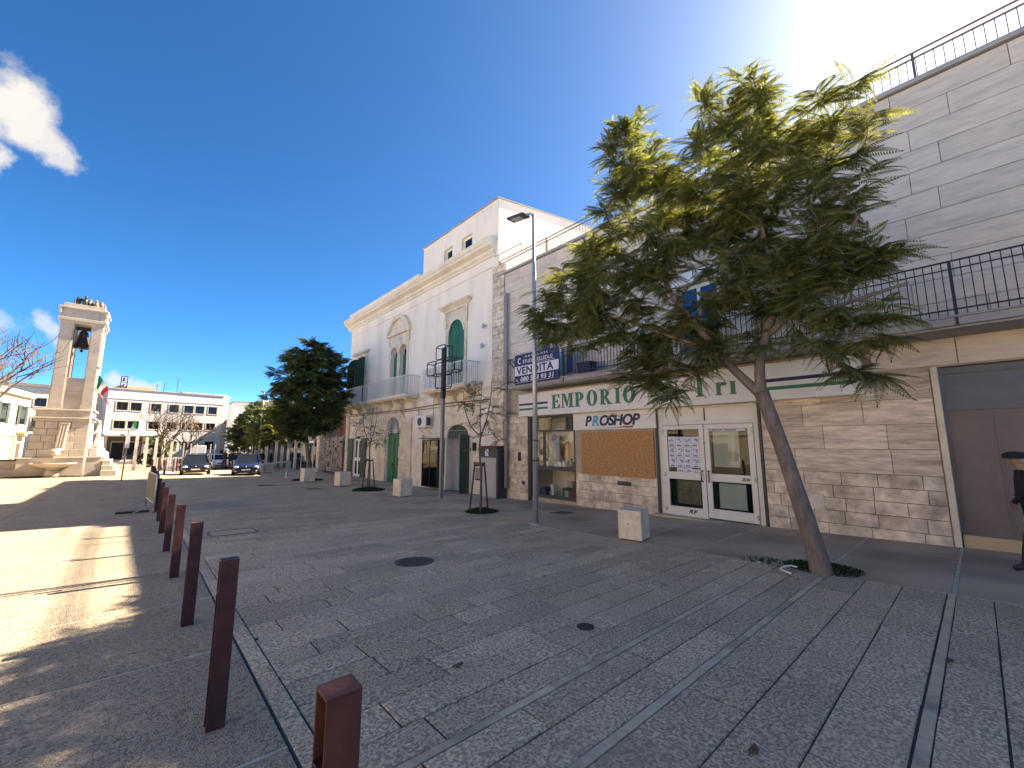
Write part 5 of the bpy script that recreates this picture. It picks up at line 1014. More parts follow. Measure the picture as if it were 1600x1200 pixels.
# steps and statue group on the right
for k in range(3): m = MB(); m.box(-1.9, -1.5 + .3 * (2 - k) * .6, YF - .35 - .25 * (2 - k), YB, -.9, -.5 + .32 * (k + 1)); B(m, 'step', marble_m, bevel=.015)
m = MB(); m.box(-2.6, -1.98, YF + .1, YB - .3, .7, 1.2); B(m, 'statue_pedestal', statue_m, bevel=.02)
def skin(nodes, edges, radii, name, m_, root=0, lv=2):
    me = bpy.data.meshes.new(name); me.from_pydata(nodes, edges, []); o = bpy.data.objects.new(name, me); COL.objects.link(o)
    o.modifiers.new('skin', 'SKIN'); 
    for i, r in enumerate(radii): v = me.skin_vertices[0].data[i]; v.radius = r if hasattr(r, '__len__') else (r, r); v.use_root = (i == root)
    s = o.modifiers.new('sub', 'SUBSURF'); s.levels = lv; s.render_levels = lv
    bpy.context.view_layer.update(); out = bpy.data.meshes.new_from_object(o.evaluated_get(bpy.context.evaluated_depsgraph_get())); bpy.data.objects.remove(o); bpy.data.meshes.remove(me)
    out.name = name; out.materials.clear()
    for x in (m_ if isinstance(m_, list) else [m_]): out.materials.append(x)
    out.polygons.foreach_set('use_smooth', [True] * len(out.polygons)); return out
def figure(h=1.72, stride=.14, arm=(.0, .0), bend=0., turn=0.):
    k = h / 1.72; N = [(0, 0, .95), (0, 0, 1.12), (0, .0, 1.32), (0, .0, 1.47), (0, .02, 1.55), (0, .03, 1.64), (0, .01, 1.70)]
    R_ = [(.16, .12), (.15, .11), (.175, .115), (.09, .075), (.055, .06), (.082, .1), (.06, .07)]; E = [(0, 1), (1, 2), (2, 3), (3, 4), (4, 5), (5, 6)]
    for s in (-1, 1):
        o = len(N); st = stride * s; N += [(s * .09, 0, .86), (s * .10, st * .5 + .02, .50), (s * .1, st, .09), (s * .105, st + .13, .035)]; R_ += [.095, .065, .045, (.045, .03)]; E += [(0, o), (o, o + 1), (o + 1, o + 2), (o + 2, o + 3)]
        o = len(N); a = arm[0 if s < 0 else 1]; N += [(s * .185, 0, 1.41), (s * .235, .02 - st * .3, 1.15), (s * .24, .1 - st * .5 + a, .93 + a), (s * .24, .14 - st * .5 + a * 1.2, .84 + a)]; R_ += [.065, .05, .036, (.04, .025)]; E += [(2, o), (o, o + 1), (o + 1, o + 2), (o + 2, o + 3)]
    N = [(x * k, y * k, z * k) for x, y, z in N]; R_ = [((r[0] * k, r[1] * k) if hasattr(r, '__len__') else r * k) for r in R_]
    if bend: N = [(x, y + max(0, z - .95) * bend, z - max(0, z - .95) * bend * bend * .5) for x, y, z in N]
    return N, E, R_
sm = skin(*[figure(2.1)[i] for i in (0, 1, 2)], 'statue_figure', statue_m, lv=1)
for (x, y, z, rz) in ((-2.3, 39.1, 1.2, R(90)), (-2.15, 39.9, .7, R(100)), (-2.2, 38.7, .5, R(60))):
    o = bpy.data.objects.new('statue_figure', sm); COL.objects.link(o); o.parent = bm; o.location = Vector((x, y, z)) - bm.location; o.rotation_euler = (0, 0, rz); o.scale = (.9, .9, .9 if z > 1 else .62)
m = MB(); m.ball((-2.05, 38.9, .95), (.22, .3, .28)); m.ball((-1.95, 39.4, .85), (.25, .25, .22)); m.ball((-1.8, 38.9, .6), (.15, .2, .2)); B(m, 'carved_group', statue_m, smooth=True)
def eagle(x, y, z, s, rz, mm):
    m = MB(); m.ball((0, 0, .22 * s), (.13 * s, .16 * s, .24 * s)); m.ball((0, .08 * s, .5 * s), (.07 * s, .09 * s, .09 * s)); m.taper(-.02 * s, .02 * s, .14 * s, .2 * s, .46 * s, -.015 * s, .015 * s, .12 * s, .16 * s, .5 * s)
    for q in (-1, 1): m.add([(q * .1 * s, -.02, .4 * s), (q * .32 * s, -.1 * s, .5 * s), (q * .36 * s, -.14 * s, .1 * s), (q * .18 * s, -.06 * s, .0), (q * .1 * s, -.08, .38 * s), (q * .31 * s, -.15 * s, .47 * s), (q * .34 * s, -.19 * s, .1 * s), (q * .18 * s, -.12 * s, .0)], [(0, 1, 2, 3), (7, 6, 5, 4), (0, 4, 5, 1), (1, 5, 6, 2), (2, 6, 7, 3), (3, 7, 4, 0)])
    c, sn = math.cos(rz), math.sin(rz); m.v = [(x + a * c - b * sn, y + a * sn + b * c, z + d) for a, b, d in m.v]; B(m, 'eagle_statue', mm, smooth=True)
eagle(-3.8, 38.85, 10.68, 1.15, R(200), bronze_m); eagle(-3.25, 39.0, 10.68, .95, R(160), mat('weathered_stone', (.2, .15, .12), .9, .3, 9)); eagle(-3.0, 39.8, 10.68, .95, R(90), MATS['weathered_stone']); eagle(-4.2, 39.6, 10.68, .95, R(270), bronze_m)
t = thing('flagpole', 'leaning white flagpole with hanging italian flag before the bell monument', 'flagpole', (-2.70, 37.6, gz(-2.7, 37.6))); m = MB(); m.tube([(0, 0, -.1), (.05, 0, 6.9)], [.06, .04], 10); m.build('pole', white_m, t, smooth=True); m = MB(); m.ball((.05, 0, 6.93), .07); m.build('finial', bronze_m, t)
def flag(t, x0, z1, L, H, mats, droop=1.0):
    n = 12; off = 0
    for k, mm in enumerate(mats):
        vs = []
        for i in range(n + 1):
            for j in range(3):
                u = (k + j / 2) / 3; v = i / n; fall = droop * u
                x = x0 + .04 + u * L * (.36 + .12 * math.sin(v * 5 + u * 3)); y = .06 * math.sin(u * 9 + v * 4); z = z1 - v * H - fall * L * .75; vs.append((x, y, z))
        m = MB(); m.add(vs, [(i * 3 + j, i * 3 + j + 1, (i + 1) * 3 + j + 1, (i + 1) * 3 + j) for i in range(n) for j in range(2)]); m.build('flag_cloth', mm, t, smooth=True)
flag(t, .05, 6.6, 1.5, .95, [flaggreen_m, flagwhite_m, flagred_m], 1.0)
# ================================================================== TOWN HALL
th = thing('town_hall', 'large pale grey three storey town hall with paired windows and dark entrance canopy', 'building', (8.86, 77.82, -1.6), R(12.3))
def TH(mb, name, m, parent=None, **k): return mb.build(name, m, parent or th, **k)
ZT = 10.28
wins = []
for u in (-11.68, -10.28, -8.17, -6.15, -4.4, -3.05, -1.41): wins.append((u - .56, u + .56, 7.45, 8.55))
for u in (-11.73, -10.36, -8.2, -6.2, -4.45, -3.06, -1.48): wins.append((u - .58, u + .58, 5.0, 6.05))
for u in (-6.0, -4.2, -1.41): wins.append((u - .6, u + .6, 2.15, 3.3))
ent = (-12.7, -8.95, .9, 3.95)
def wallx(mb, outer, holes, yy, depth):     # wall sheet in local plane y = yy looking towards -y
    polys = [[Vector((a, b, 0)) for a, b in outer]] + [[Vector((a, b, 0)) for a, b in h] for h in holes]; flat = [p for pl in polys for p in pl]
    mb.add([(p.x, yy, p.y) for p in flat], [tuple(t) for t in tessellate_polygon(polys)])
    for h in holes: n = len(h); mb.add([(a, yy, b) for a, b in h] + [(a, yy + depth, b) for a, b in h], [(i, (i + 1) % n, n + (i + 1) % n, n + i) for i in range(n)])
m = MB(); wallx(m, rect(-13.2, 0, -1, ZT), [rect(*w) for w in wins] + [rect(*ent)], 0, .3); m.add([(0, 0, -1), (1.55, 2.6, -1), (1.55, 2.6, ZT), (0, 0, ZT)], [(0, 1, 2, 3)]); m.add([(-13.2, 0, -1), (-13.2, 4, -1), (-13.2, 4, ZT), (-13.2, 0, ZT)], [(3, 2, 1, 0)]); m.box(-13.2, 1.5, 2.7, 22, -1, ZT); TH(m, 'wall', th_m)
m = MB(); m.prismz([(-13.3, -.12), (-5.5, -.12), (-5.5, 14), (-13.3, 14)], ZT, ZT + .1); m.prismz([(-5.5, -.14), (.02, -.14), (1.72, 2.6), (1.72, 14), (-5.5, 14)], ZT, ZT + .28); TH(m, 'roof_edge', concrete_m)
m = MB(); m.box(-13.2, 0, -.06, -.001, 8.95, 9.1); TH(m, 'string_course', th_m)
lw = []
for u in (-24.0, -21.9, -20.0, -18.65): lw.append((u - .5, u + .5, 7.6, 8.65)); lw.append((u - .5, u + .5, 5.1, 6.15)); lw.append((u - .5, u + .5, 2.0, 3.3))
for u in (-15.6, -14.2): lw.append((u - .5, u + .5, 7.3, 8.3)); lw.append((u - .5, u + .5, 5.0, 6.0))
m = MB(); wallx(m, rect(-34, -13.2, -1, 10.0), [rect(*w) for w in lw], 3.0, .3); m.box(-34, -13.2, 3.8, 20, -1, 10.0); TH(m, 'wing_wall', th_m)
m = MB(); m.prismz([(-34.2, 2.7), (-13.2, 2.7), (-13.2, 14), (-34.2, 14)], 10.0, 10.35); TH(m, 'wing_roof', mat('dark_roof_edge', (.16, .15, .14), .9, .2, 3))
def window(a, b, c, d, yy):
    m = MB(); f = .07; m.box(a - .1, b + .1, yy - .06, yy - .001, c - .12, c); m.box(a - .1, b + .1, yy - .05, yy - .001, d, d + .1); m.box(a - .1, a, yy - .05, yy - .001, c, d); m.box(b, b + .1, yy - .05, yy - .001, c, d); w = TH(m, 'window', th_frame_m)
    m = MB(); y = yy + .15; m.box(a, a + f, y, y + .05, c, d); m.box(b - f, b, y, y + .05, c, d); m.box((a + b) / 2 - .05, (a + b) / 2 + .05, y, y + .05, c, d); m.box(a + f, b - f, y, y + .05, d - f, d); m.box(a + f, b - f, y, y + .05, c, c + f); TH(m, 'sash', brownwood_m, w)
    m = MB(); m.box(a, b, y + .06, y + .08, c, d); TH(m, 'pane', pglass_m, w)
for w in wins: window(*w, 0)
for w in lw: window(*w, 3.0)
m = MB(); m.box(-13.3, -7.4, -1.5, -.01, 4.05, 4.28); TH(m, 'entrance_canopy', th_m, bevel=.03)
m = MB(); m.box(ent[0], ent[1], .28, .3, ent[2], ent[3]); e = TH(m, 'entrance_wall', brownwood_m)
for u in (-12.2, -10.6): m = MB(); m.box(u, u + 1.2, .2, .27, 1.0, 3.2); TH(m, 'entrance_door', pglass_m, e); m = MB(); m.box(u - .05, u, .18, .28, 1.0, 3.3); m.box(u + 1.2, u + 1.25, .18, .28, 1.0, 3.3); m.box(u - .05, u + 1.25, .18, .28, 3.2, 3.3); TH(m, 'door_frame', mat('grey_door_frame', (.4, .36, .32)) if 'grey_door_frame' not in MATS else MATS['grey_door_frame'], e)
for u in (-9.15,): m = MB(); m.box(u, u + .2, .1, .3, .9, 3.95); TH(m, 'entrance_pier', th_frame_m)
for k in range(4): m = MB(); m.box(-13.0, -8.6, -1.7 + .35 * k, .28, -1, .1 + .2 * k); TH(m, 'entrance_step', mat('dark_step', (.16, .14, .12)) if 'dark_step' not in MATS else MATS['dark_step'])
m = MB(); m.box(-11.7, -7.85, 3, 8, ZT, ZT + .75); TH(m, 'roof_room', terracotta_m)
m = MB(); 
for u in (-11.6, -10.95): m.box(u - .04, u + .04, 2.9, 3.0, ZT + .1, ZT + 2.1)
m.box(-11.64, -10.9, 2.9, 3.0, ZT + 2.0, ZT + 2.1); m.box(-11.64, -10.9, 2.9, 3.0, ZT + 1.2, ZT + 1.27); bf = TH(m, 'bell_frame', black_m); m = MB(); m.lathe([(.02, .5), (.12, .45), (.16, .2), (.26, 0)], (-11.28, 2.95, ZT + 1.4), 12); m.lathe([(.02, .4), (.1, .36), (.13, .2), (.2, 0)], (-11.28, 2.95, ZT + .6), 12); TH(m, 'roof_bells', bronze_m, bf)
for u, h in ((-6.6, 1.6), (-5.0, 2.4), (-7.4, 1.2)): m = MB(); m.tube([(u, 4, ZT), (u, 4, ZT + h + .3)], .035, 6); m.bar((u - .3, 4, ZT + h), (u + .3, 4, ZT + h), .03); TH(m, 'roof_antenna', dgrey_m)
# clock on the chamfer
nx = Vector((2.6, -1.55, 0)).normalized(); cc = Vector((.8, 1.34, 6.6)); ax = Vector((1.55, 2.6, 0)).normalized()
def disc(r, d0, d1, n=24):
    m = MB(); vs = []
    for d in (d0, d1):
        for k in range(n): a = 2 * math.pi * k / n; vs.append(cc + ax * r * math.cos(a) + Vector((0, 0, r * math.sin(a))) + nx * d)
    m.add(vs, [tuple(range(n - 1, -1, -1)), tuple(range(n, 2 * n))] + [(i, (i + 1) % n, n + (i + 1) % n, n + i) for i in range(n)]); return m
ck = TH(disc(.55, 0, .08), 'wall_clock', dgrey_m); TH(disc(.47, .08, .09), 'clock_face', concrete_m, ck)
m = MB(); m.bar(cc + nx * .1, cc + nx * .1 + Vector((0, 0, .36)), .05); m.bar(cc + nx * .1, cc + nx * .1 + ax * -.22 + Vector((0, 0, .12)), .05); TH(m, 'clock_hands', black_m, ck)
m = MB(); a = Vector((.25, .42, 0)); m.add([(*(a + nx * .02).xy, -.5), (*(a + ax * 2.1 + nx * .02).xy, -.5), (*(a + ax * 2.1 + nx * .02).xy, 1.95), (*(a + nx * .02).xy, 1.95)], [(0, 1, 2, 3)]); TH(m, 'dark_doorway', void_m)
t = thing('small_flag', 'small green and white flag hanging above the town hall entrance', 'flag', th.matrix_world @ Vector((0, 0, 0)) if 0 else (-1.2, 73.9, 3.6)); m = MB(); m.tube([(0, .8, 0), (0, -.4, 1.0)], .03, 6); m.build('staff', galv_m, t)
m = MB(); m.add([(-.02, -.35, .95), (.35, -.2, .5), (.3, -.1, -.3), (0, .1, -.1), (.0, .0, .5)], [(0, 1, 2), (0, 2, 3)]); m.build('flag_cloth', flaggreen_m, t); m = MB(); m.add([(-.25, .0, -.4), (.3, -.12, -.32), (.0, .12, .5)], [(0, 1, 2)]); m.build('flag_cloth', flagwhite_m, t)

# ================================================================== BACKGROUND BUILDINGS
cb = thing('cream_building', 'sunlit cream two storey building with shuttered windows at the far left edge', 'building', (-7.6, 54, -.95), math.atan2(-54, -5.4))
def CB(mb, name, m, parent=None, **k): return mb.build(name, m, parent or cb, **k)
m = MB(); m.box(0, 72, -9, 0, -.6, 6.3); CB(m, 'wall', cream_m)
m = MB(); m.box(-.15, 72, -9, .25, 6.3, 6.48); m.box(-.05, 72, -.3, .1, 6.482, 6.75); CB(m, 'cornice', cornice_m, bevel=.03)
m = MB(); m.box(0, 72, .001, .12, 3.1, 3.3); CB(m, 'string_course', cornice_m)
for k in range(18):
    x = 1.6 + 3.9 * k
    m = MB(); m.box(x - .75, x + .75, .001, .06, 3.9, 5.7); w = CB(m, 'window', trim_m); m = MB(); m.box(x - .55, x + .55, .061, .08, 4.05, 5.55); CB(m, 'pane', pglass_m, w)
    for s in (-1, 1): m = MB(); m.box(x + s * .82 - .27, x + s * .82 + .27, .062, .1, 4.0, 5.6); CB(m, 'shutter', dkgreen_m, w)
    m = MB(); m.box(x - .6, x + .6, .001, .05, -.4, 2.5); d = CB(m, 'door', brownwood_m); m = MB(); m.box(x + .85, x + 1.15, .001, .2, -.5, 3.1); CB(m, 'pilaster', cornice_m, bevel=.02)
    if k % 3 == 0: m = MB(); m.box(x - 1.1, x + 1.1, .121, .8, 3.3, 3.42); bl = CB(m, 'balcony', trim_m); m = MB(); m.box(x - 1.1, x + 1.1, .77, .8, 4.2, 4.24); [m.box(x - 1.1 + .15 * i, x - 1.08 + .15 * i, .77, .79, 3.42, 4.2) for i in range(15)]; CB(m, 'railing', ral_m, bl)
# rubble wall with gate pillar
t = thing('rubble_wall', 'rough old rubble stone wall between the white building and the bushy tree', 'wall', (11.2, 33.8, -.75))
m = MB(); m.box(11.15, 11.7, 31.42, 36.1, -1.2, 1.75); m.build('core', bed_m, t, world=True)
m = MB(); r2 = random.Random(21); z = -1.1
while z < 1.85:
    h = r2.uniform(.13, .26); y = 31.4
    while y < 36.0:
        l = r2.uniform(.18, .55); d = r2.uniform(0, .07)
        if r2.random() < .94: m.taper(11.1 - d, 11.2, y + .012, y + l - .012, z + .01, 11.11 - d, 11.2, y + .03, y + l - .02, z + h - .01)
        y += l
    z += h
for i in range(14): y = 31.5 + i * .33; m.taper(11.12, 11.6, y, y + .31, 1.75, 11.2, 11.55, y + .05, y + .27, 1.8 + r2.uniform(.05, .4))
m.build('rubble_stones', rubble_m, t, world=True, kind='stuff')
m = MB(); m.box(10.85, 11.5, 36.1, 36.75, -1.2, 1.95); m.box(10.8, 11.55, 36.05, 36.8, 1.952, 2.1); m.build('gate_pillar', block_m, t, world=True, bevel=.02)
t = thing('timber_beam', 'dark timber beam lying on the ground before the rubble wall', 'beam', (10.8, 33, gz(10.8, 33))); m = MB(); m.box(-.12, .12, -1.4, 1.4, 0, .14); m.build('beam', stake_m, t, bevel=.01)
t = thing('red_house', 'plain red rendered house wall standing behind the rubble wall', 'house', (15, 36, -.8)); m = MB(); m.box(12.9, 20, 31.8, 40.5, -1, 4.75); m.build('wall', redwall_m, t, world=True); m = MB(); m.box(12.8, 20.1, 31.7, 40.6, 4.752, 4.95); m.build('roof', concrete_m, t, world=True)
m = MB(); m.box(12.86, 12.899, 37, 38, 1.6, 3.2); w = m.build('window', white_m, t, world=True); m = MB(); m.box(12.84, 12.858, 37.1, 37.9, 1.7, 3.1); m.build('pane', pglass_m, w, world=True)
def rowhouse(name, label, y0, y1, x, h, mm, bays, up=True):
    t = thing(name, label, 'building', (x + 3, (y0 + y1) / 2, -.9)); m = MB(); m.box(x, x + 9, y0, y1, -1.6, h); m.build('wall', mm, t, world=True); m = MB(); m.box(x - .2, x + 9, y0 - .05, y1 + .05, h + .002, h + .25); m.build('roof', cornice_m, t, world=True)
    w = (y1 - y0) / bays
    for k in range(bays):
        c = y0 + w * (k + .5); m = MB(); m.box(x - .06, x - .001, c - .85, c + .85, -1.4, 1.75); d = m.build('shopfront', white_m if k % 2 else dgrey_m, t, world=True); m = MB(); m.box(x - .08, x - .061, c - .72, c + .72, -1.2, 1.55); m.build('pane', pglass_m, d, world=True)
        if up: m = MB(); m.box(x - .05, x - .001, c - .6, c + .6, 2.7, 4.4); d = m.build('window', white_m, t, world=True); m = MB(); m.box(x - .07, x - .051, c - .45, c + .45, 2.8, 4.3); m.build('pane', pglass_m, d, world=True)
        for yy in ((c - w / 2 + .12,) if up else ()): m = MB(); m.box(x - .18, x - .001, yy - .14, yy + .14, -1.4, 2.1); m.build('pilaster', trim_m, t, world=True)
    return t
rowhouse('shop_row', 'low row of shopfronts with pale pillars seen under the bushy tree', 37.0, 44.2, 11.3, 3.2, rubble_m, 4, False)
rowhouse('row_house', 'pale two storey row house beyond the low shopfronts', 44.4, 55, 11.3, 5.6, plaster_m, 4)
rowhouse('row_house', 'stone coloured row house farther up the street behind the crowd', 55.2, 68, 11.5, 6.4, trim_m, 4)
t = rowhouse('olive_building', 'olive yellow building rising behind the street trees right of the town hall', 70, 86, 13.0, 7.6, olive_m, 5)
m = MB(); 
for k in range(3): m.box(12.9, 12.999, 71 + 4.5 * k, 73 + 4.5 * k, 4.4, 6.2)
m.build('upper_window', pglass_m, t, world=True)
t = thing('white_house', 'white block glimpsed above the trees beyond the olive building', 'building', (16, 100, -2)); m = MB(); m.box(12.6, 24, 96, 110, -3, 9.3); m.build('wall', plaster_m, t, world=True); m = MB(); m.box(12.5, 24, 95.9, 110, 9.302, 9.6); m.build('roof', concrete_m, t, world=True)
m = MB()
for k in range(4): m.box(13.5 + k * 2.6, 14.6 + k * 2.6, 95.93, 95.999, 5.5, 7.2)
m.build('window', pglass_m, t, world=True)
# stone bench at left
t = thing('stone_bench', 'low stone bench block on the plaza left of the bell monument', 'bench', (-6.25, 39.0, gz(-6.25, 39))); m = MB(); m.box(-.75, .75, -.35, .35, -.1, .45); m.build('base', marble_m, t, bevel=.03); m = MB(); m.box(-.6, .95, .5, 1.1, -.1, .95); m.build('back_block', marble_m, t, bevel=.03); m = MB(); m.box(-.62, .97, .48, 1.12, .95, 1.05); m.build('dark_cap', dgrey_m, t)
# ------------------------------------------------------------------ bare trees
def bare(name, label, x, y, h, spread, seed, n=5, lm=None, group='bare trees'):
    g = gz(x, y); r = random.Random(seed); t = thing(name, label, 'tree', (x, y, g), group=group); m = MB(); tw = MB(); tips = []
    def br(p, d, L, rad, lev):
        q = p + d * L; mid = (p + q) / 2 + Vector((r.uniform(-1, 1), r.uniform(-1, 1), r.uniform(-.3, .6))) * L * .09
        (m if lev == 0 else tw).tube([p, mid, q], [rad, rad * .85, rad * .7], 7 if lev < 2 else 4, lev == 0)
        if lev >= n: tips.append((q, d)); return
        for k in range(r.choice([2, 3, 3]) if lev else 5):
            a = r.random() * 6.283; s = spread * r.uniform(.6, 1.2); dd = (d * .8 + Vector((math.cos(a) * s, math.sin(a) * s, r.uniform(-.1, .5)))).normalized(); br(q if k or lev == 0 else mid, dd, L * r.uniform(.62, .85) if lev else h * .26, rad * .62, lev + 1)
    br(Vector((x, y, g - .1)), Vector((.02, .0, 1)), h * .36, h * .022, 0)
    m.build('trunk', barebark_m, t, world=True, smooth=True); tw.build('branches', barebark_m, t, world=True, kind='stuff')
    if lm:
        V_, F_ = scatter(frond_template(3, .16, .08, .03, .5), [(p, d, r.uniform(.8, 1.5)) for p, d in tips if r.random() < .55], seed); o = bpy.data.objects.new('leaves', np_mesh('leaves', V_ - np.array((x, y, g)), F_, lm)); COL.objects.link(o); o.parent = t; o['kind'] = 'stuff'
dry_m = mat('dry_reddish_leaves', (.24, .14, .09), .8, .2, 4, isl=.3, trans=.25)
bare('bare_tree', 'bare grey tree in front of the town hall windows, left of the reddish one', 1.35, 46.5, 5.6, .75, 31, 5)
bare('bare_tree', 'bare tree with reddish dry leaves in front of the town hall', 3.1, 50, 5.2, .85, 32, 5, dry_m)
bare('bare_tree', 'large bare tree spreading thin branches over the left edge before the cream building', -5.7, 30, 7.6, .8, 33, 5)
FR3 = frond_template(5, .6, .24, .07, .4)
def bush(name, label, x, y, lobes, n, seed, h0, mm=None, fs=(.7, 1.3), group=None, per=8):
    g = gz(x, y); tree(name, label, (x, y, g), [([(x, y, g - .1), (x + .05, y, g + h0 * .5), (x, y, g + h0)], [.15, .12, .09])], [(x + a, y + b, g + c, d) for a, b, c, d in lobes], n, seed, lm=mm or leaf2_m, frond=FR3, fr_per=per, fscale=fs, inner=.3, group=group)
bush('dark_conifer', 'dense dark conifer shrub standing against the town hall wall', 1.3, 60, [(0, 0, 1.6, 1.3), (0, 0, 2.7, 1.0), (.3, 0, .9, 1.3), (-.5, 0, .9, 1.1)], 90, 41, .8, fs=(.8, 1.4))
GT = 'leafy street trees beyond the parked cars'
bush('street_tree', 'leafy street tree closest to the navy car', 9.4, 46, [(0, 0, 4.3, 1.8), (-1.4, 0, 3.6, 1.3), (1.2, 0, 3.5, 1.5), (0, 0, 5.6, 1.2), (-.9, 0, 2.9, 1.0)], 150, 42, 2.2, leaf_m, group=GT)
bush('street_tree', 'leafy street tree behind the distant lamp post', 9.6, 54, [(0, 0, 4.8, 2.0), (-1.3, 0, 3.9, 1.5), (1.3, 0, 4, 1.6), (0, 0, 6.2, 1.3)], 150, 43, 2.4, leaf2_m, group=GT)
bush('street_tree', 'leafy street tree before the olive building', 10.8, 63, [(0, 0, 5, 2.2), (-1.5, 0, 4.2, 1.6), (1.5, 0, 4.2, 1.8), (0, 0, 6.6, 1.5)], 150, 44, 2.4, leaf2_m, group=GT)
bush('street_tree', 'narrow dark tree at the corner of the town hall', 10.6, 72, [(0, 0, 3.2, 1.6), (0, 0, 5, 1.4), (0, 0, 2.2, 1.4)], 110, 45, 1.6, leaf2_m, group=GT)
# ================================================================== CARS
def car_shape(kind):
    st = [(-2.1, .66, .30, .52), (-2.02, .78, .22, .66), (-1.7, .83, .2, .75), (-1.2, .85, .2, .84), (-.85, .86, .2, .92), (.4, .86, .2, .95), (1.3, .85, .2, .96), (1.9, .80, .24, .95 if kind != 'sedan' else .9), (2.08, .7, .32, .74)]
    m = MB(); vs = []; n = 10
    for y, w, zb, zt in st: vs += [(-w * .9, y, zb), (-w, y, zb + .14), (-w, y, (zb + zt) / 2 + .06), (-w * .97, y, zt - .07), (-w * .84, y, zt), (w * .84, y, zt), (w * .97, y, zt - .07), (w, y, (zb + zt) / 2 + .06), (w, y, zb + .14), (w * .9, y, zb)]
    fs = [(i * n + k, i * n + (k + 1) % n, (i + 1) * n + (k + 1) % n, (i + 1) * n + k) for i in range(len(st) - 1) for k in range(n)] + [tuple(range(n - 1, -1, -1)), tuple(range((len(st) - 1) * n, len(st) * n))]
    m.add(vs, fs); return m
def car(name, label, loc, rz, paint, kind='hatch', group='cars on the street'):
    t = thing(name, label, 'car', (*loc, gz(*loc)), rz, group); t.scale = (.95, .95, .95); car_shape(kind).build('body', paint, t, smooth=True, bevel=.0)
    rb = 1.5 if kind == 'sedan' else 1.95
    m = MB(); b = [(-.76, -.95, .90), (.76, -.95, .90), (.76, rb, .93), (-.76, rb, .93)]; u = [(-.56, -.15, 1.40), (.56, -.15, 1.40), (.57, rb - .55, 1.42), (-.57, rb - .55, 1.42)]; m.add(b + u, [(0, 1, 5, 4), (1, 2, 6, 5), (2, 3, 7, 6), (3, 0, 4, 7), (4, 5, 6, 7)]); m.build('cabin_glass', pglass_m, t)
    m = MB(); m.taper(-.6, .6, -.2, rb - .5, 1.395, -.5, .5, -.05, rb - .65, 1.46); m.build('roof', paint, t, bevel=.02)
    m = MB()
    for s in (-1, 1): m.bar((s * .77, -.98, .9), (s * .575, -.16, 1.41), .06); m.bar((s * .78, rb, .93), (s * .585, rb - .55, 1.43), .08); m.bar((s * .78, .45, .93), (s * .585, .42, 1.42), .07)
    m.build('window_pillars', paint, t)
    wh = MB(); wh.lathe([(.2, -.1), (.3, -.1), (.325, -.06), (.325, .06), (.3, .1), (.2, .1)], n=18); rm = MB(); rm.lathe([(.05, .11), (.2, .1), (.21, .05), (.21, -.05)], n=12); wm = wh.mesh('tyre', tyre_m, True); rmm = rm.mesh('rim', rim_m)
    for x in (-.79, .79):
        for y in (-1.32, 1.3):
            o = bpy.data.objects.new('wheel', wm); COL.objects.link(o); o.parent = t; o.location = (x, y, .325); o.rotation_euler = (0, R(90 if x > 0 else -90), 0); q = bpy.data.objects.new('rim', rmm); COL.objects.link(q); q.parent = o
    for s in (-1, 1):
        m = MB(); m.ball((s * .6, -2.0, .63), (.17, .1, .085), 10, 6); m.build('headlight', lamp_m, t, smooth=True); m = MB(); m.ball((s * .92, -.75, .98), (.09, .06, .07), 8, 5); m.build('mirror', paint, t, smooth=True); m = MB(); m.ball((s * .6, -2.07, .36), (.09, .05, .04), 8, 5); m.build('fog_light', lamp_m, t, smooth=True)
    m = MB(); m.box(-.38, .38, -2.11, -2.03, .5, .63); m.box(-.55, .55, -2.125, -2.03, .28, .40); m.build('grille', black_m, t, bevel=.01); m = MB(); m.box(-.26, .26, -2.14, -2.126, .405, .5); m.build('number_plate', plate_m, t); m = MB(); m.ball((0, -2.12, .66), .045, 8, 5); m.build('badge', rim_m, t)
    return t
car('parked_car', 'black hatchback facing the camera beside the far brown bollards', (2.95, 37.4), R(-4), carblack_m); car('parked_car', 'dark navy saloon facing the camera with its side showing', (5.75, 34.9), R(-12), carblue_m, 'sedan')
car('parked_car', 'white car facing the camera behind the black hatchback', (5.9, 52.5), R(4), carwhite_m); car('parked_car', 'pale silver car behind the white car', (7.6, 58.5), R(6), carsilver_m); car('parked_car', 'white car half hidden behind the navy saloon', (7.1, 48.5), R(2), carwhite_m)
t = thing('white_fence', 'low white slatted fence near the bare trees', 'fence', (2.3, 52, gz(2.3, 52))); m = MB()
for z in (.25, .95): m.box(-1.2, 1.2, -.03, .03, z, z + .08)
m.build('rails', white_m, t)
for k in range(13): m = MB(); m.box(-1.2 + .195 * k, -1.1 + .195 * k, -.05, -.031, .05, 1.1); m.build('slat', white_m, t)
t = thing('white_kiosk_box', 'white boxy sign panel standing behind the black hatchback', 'sign', (4.1, 50.5, gz(4.1, 50.5))); m = MB(); m.box(-.55, .55, -.2, .2, 1.45, 2.2); m.build('panel', white_m, t, bevel=.03); m = MB(); m.box(-.04, .04, -.04, .04, -.1, 1.45); m.build('post', galv_m, t)
for i, x in enumerate((2.75, 3.3, 3.75, 5.2, 5.6)):
    y = 47.5 + i * .4; m = MB(); m.tube([(0, 0, -.1), (0, 0, 2.35)], .045, 8); o = m.build('thin_post', galv_m); o.location = (x - 1.2 * (i > 2) * .3, y, gz(x, y)); tag(o, ['thin grey post by the white fence, leftmost', 'thin grey post by the white fence, second from left', 'thin grey post left of the black hatchback roof', 'thin grey post behind the black hatchback roof, left one', 'thin grey post behind the black hatchback roof, right one'][i], 'post', 'thin grey posts by the white fence')
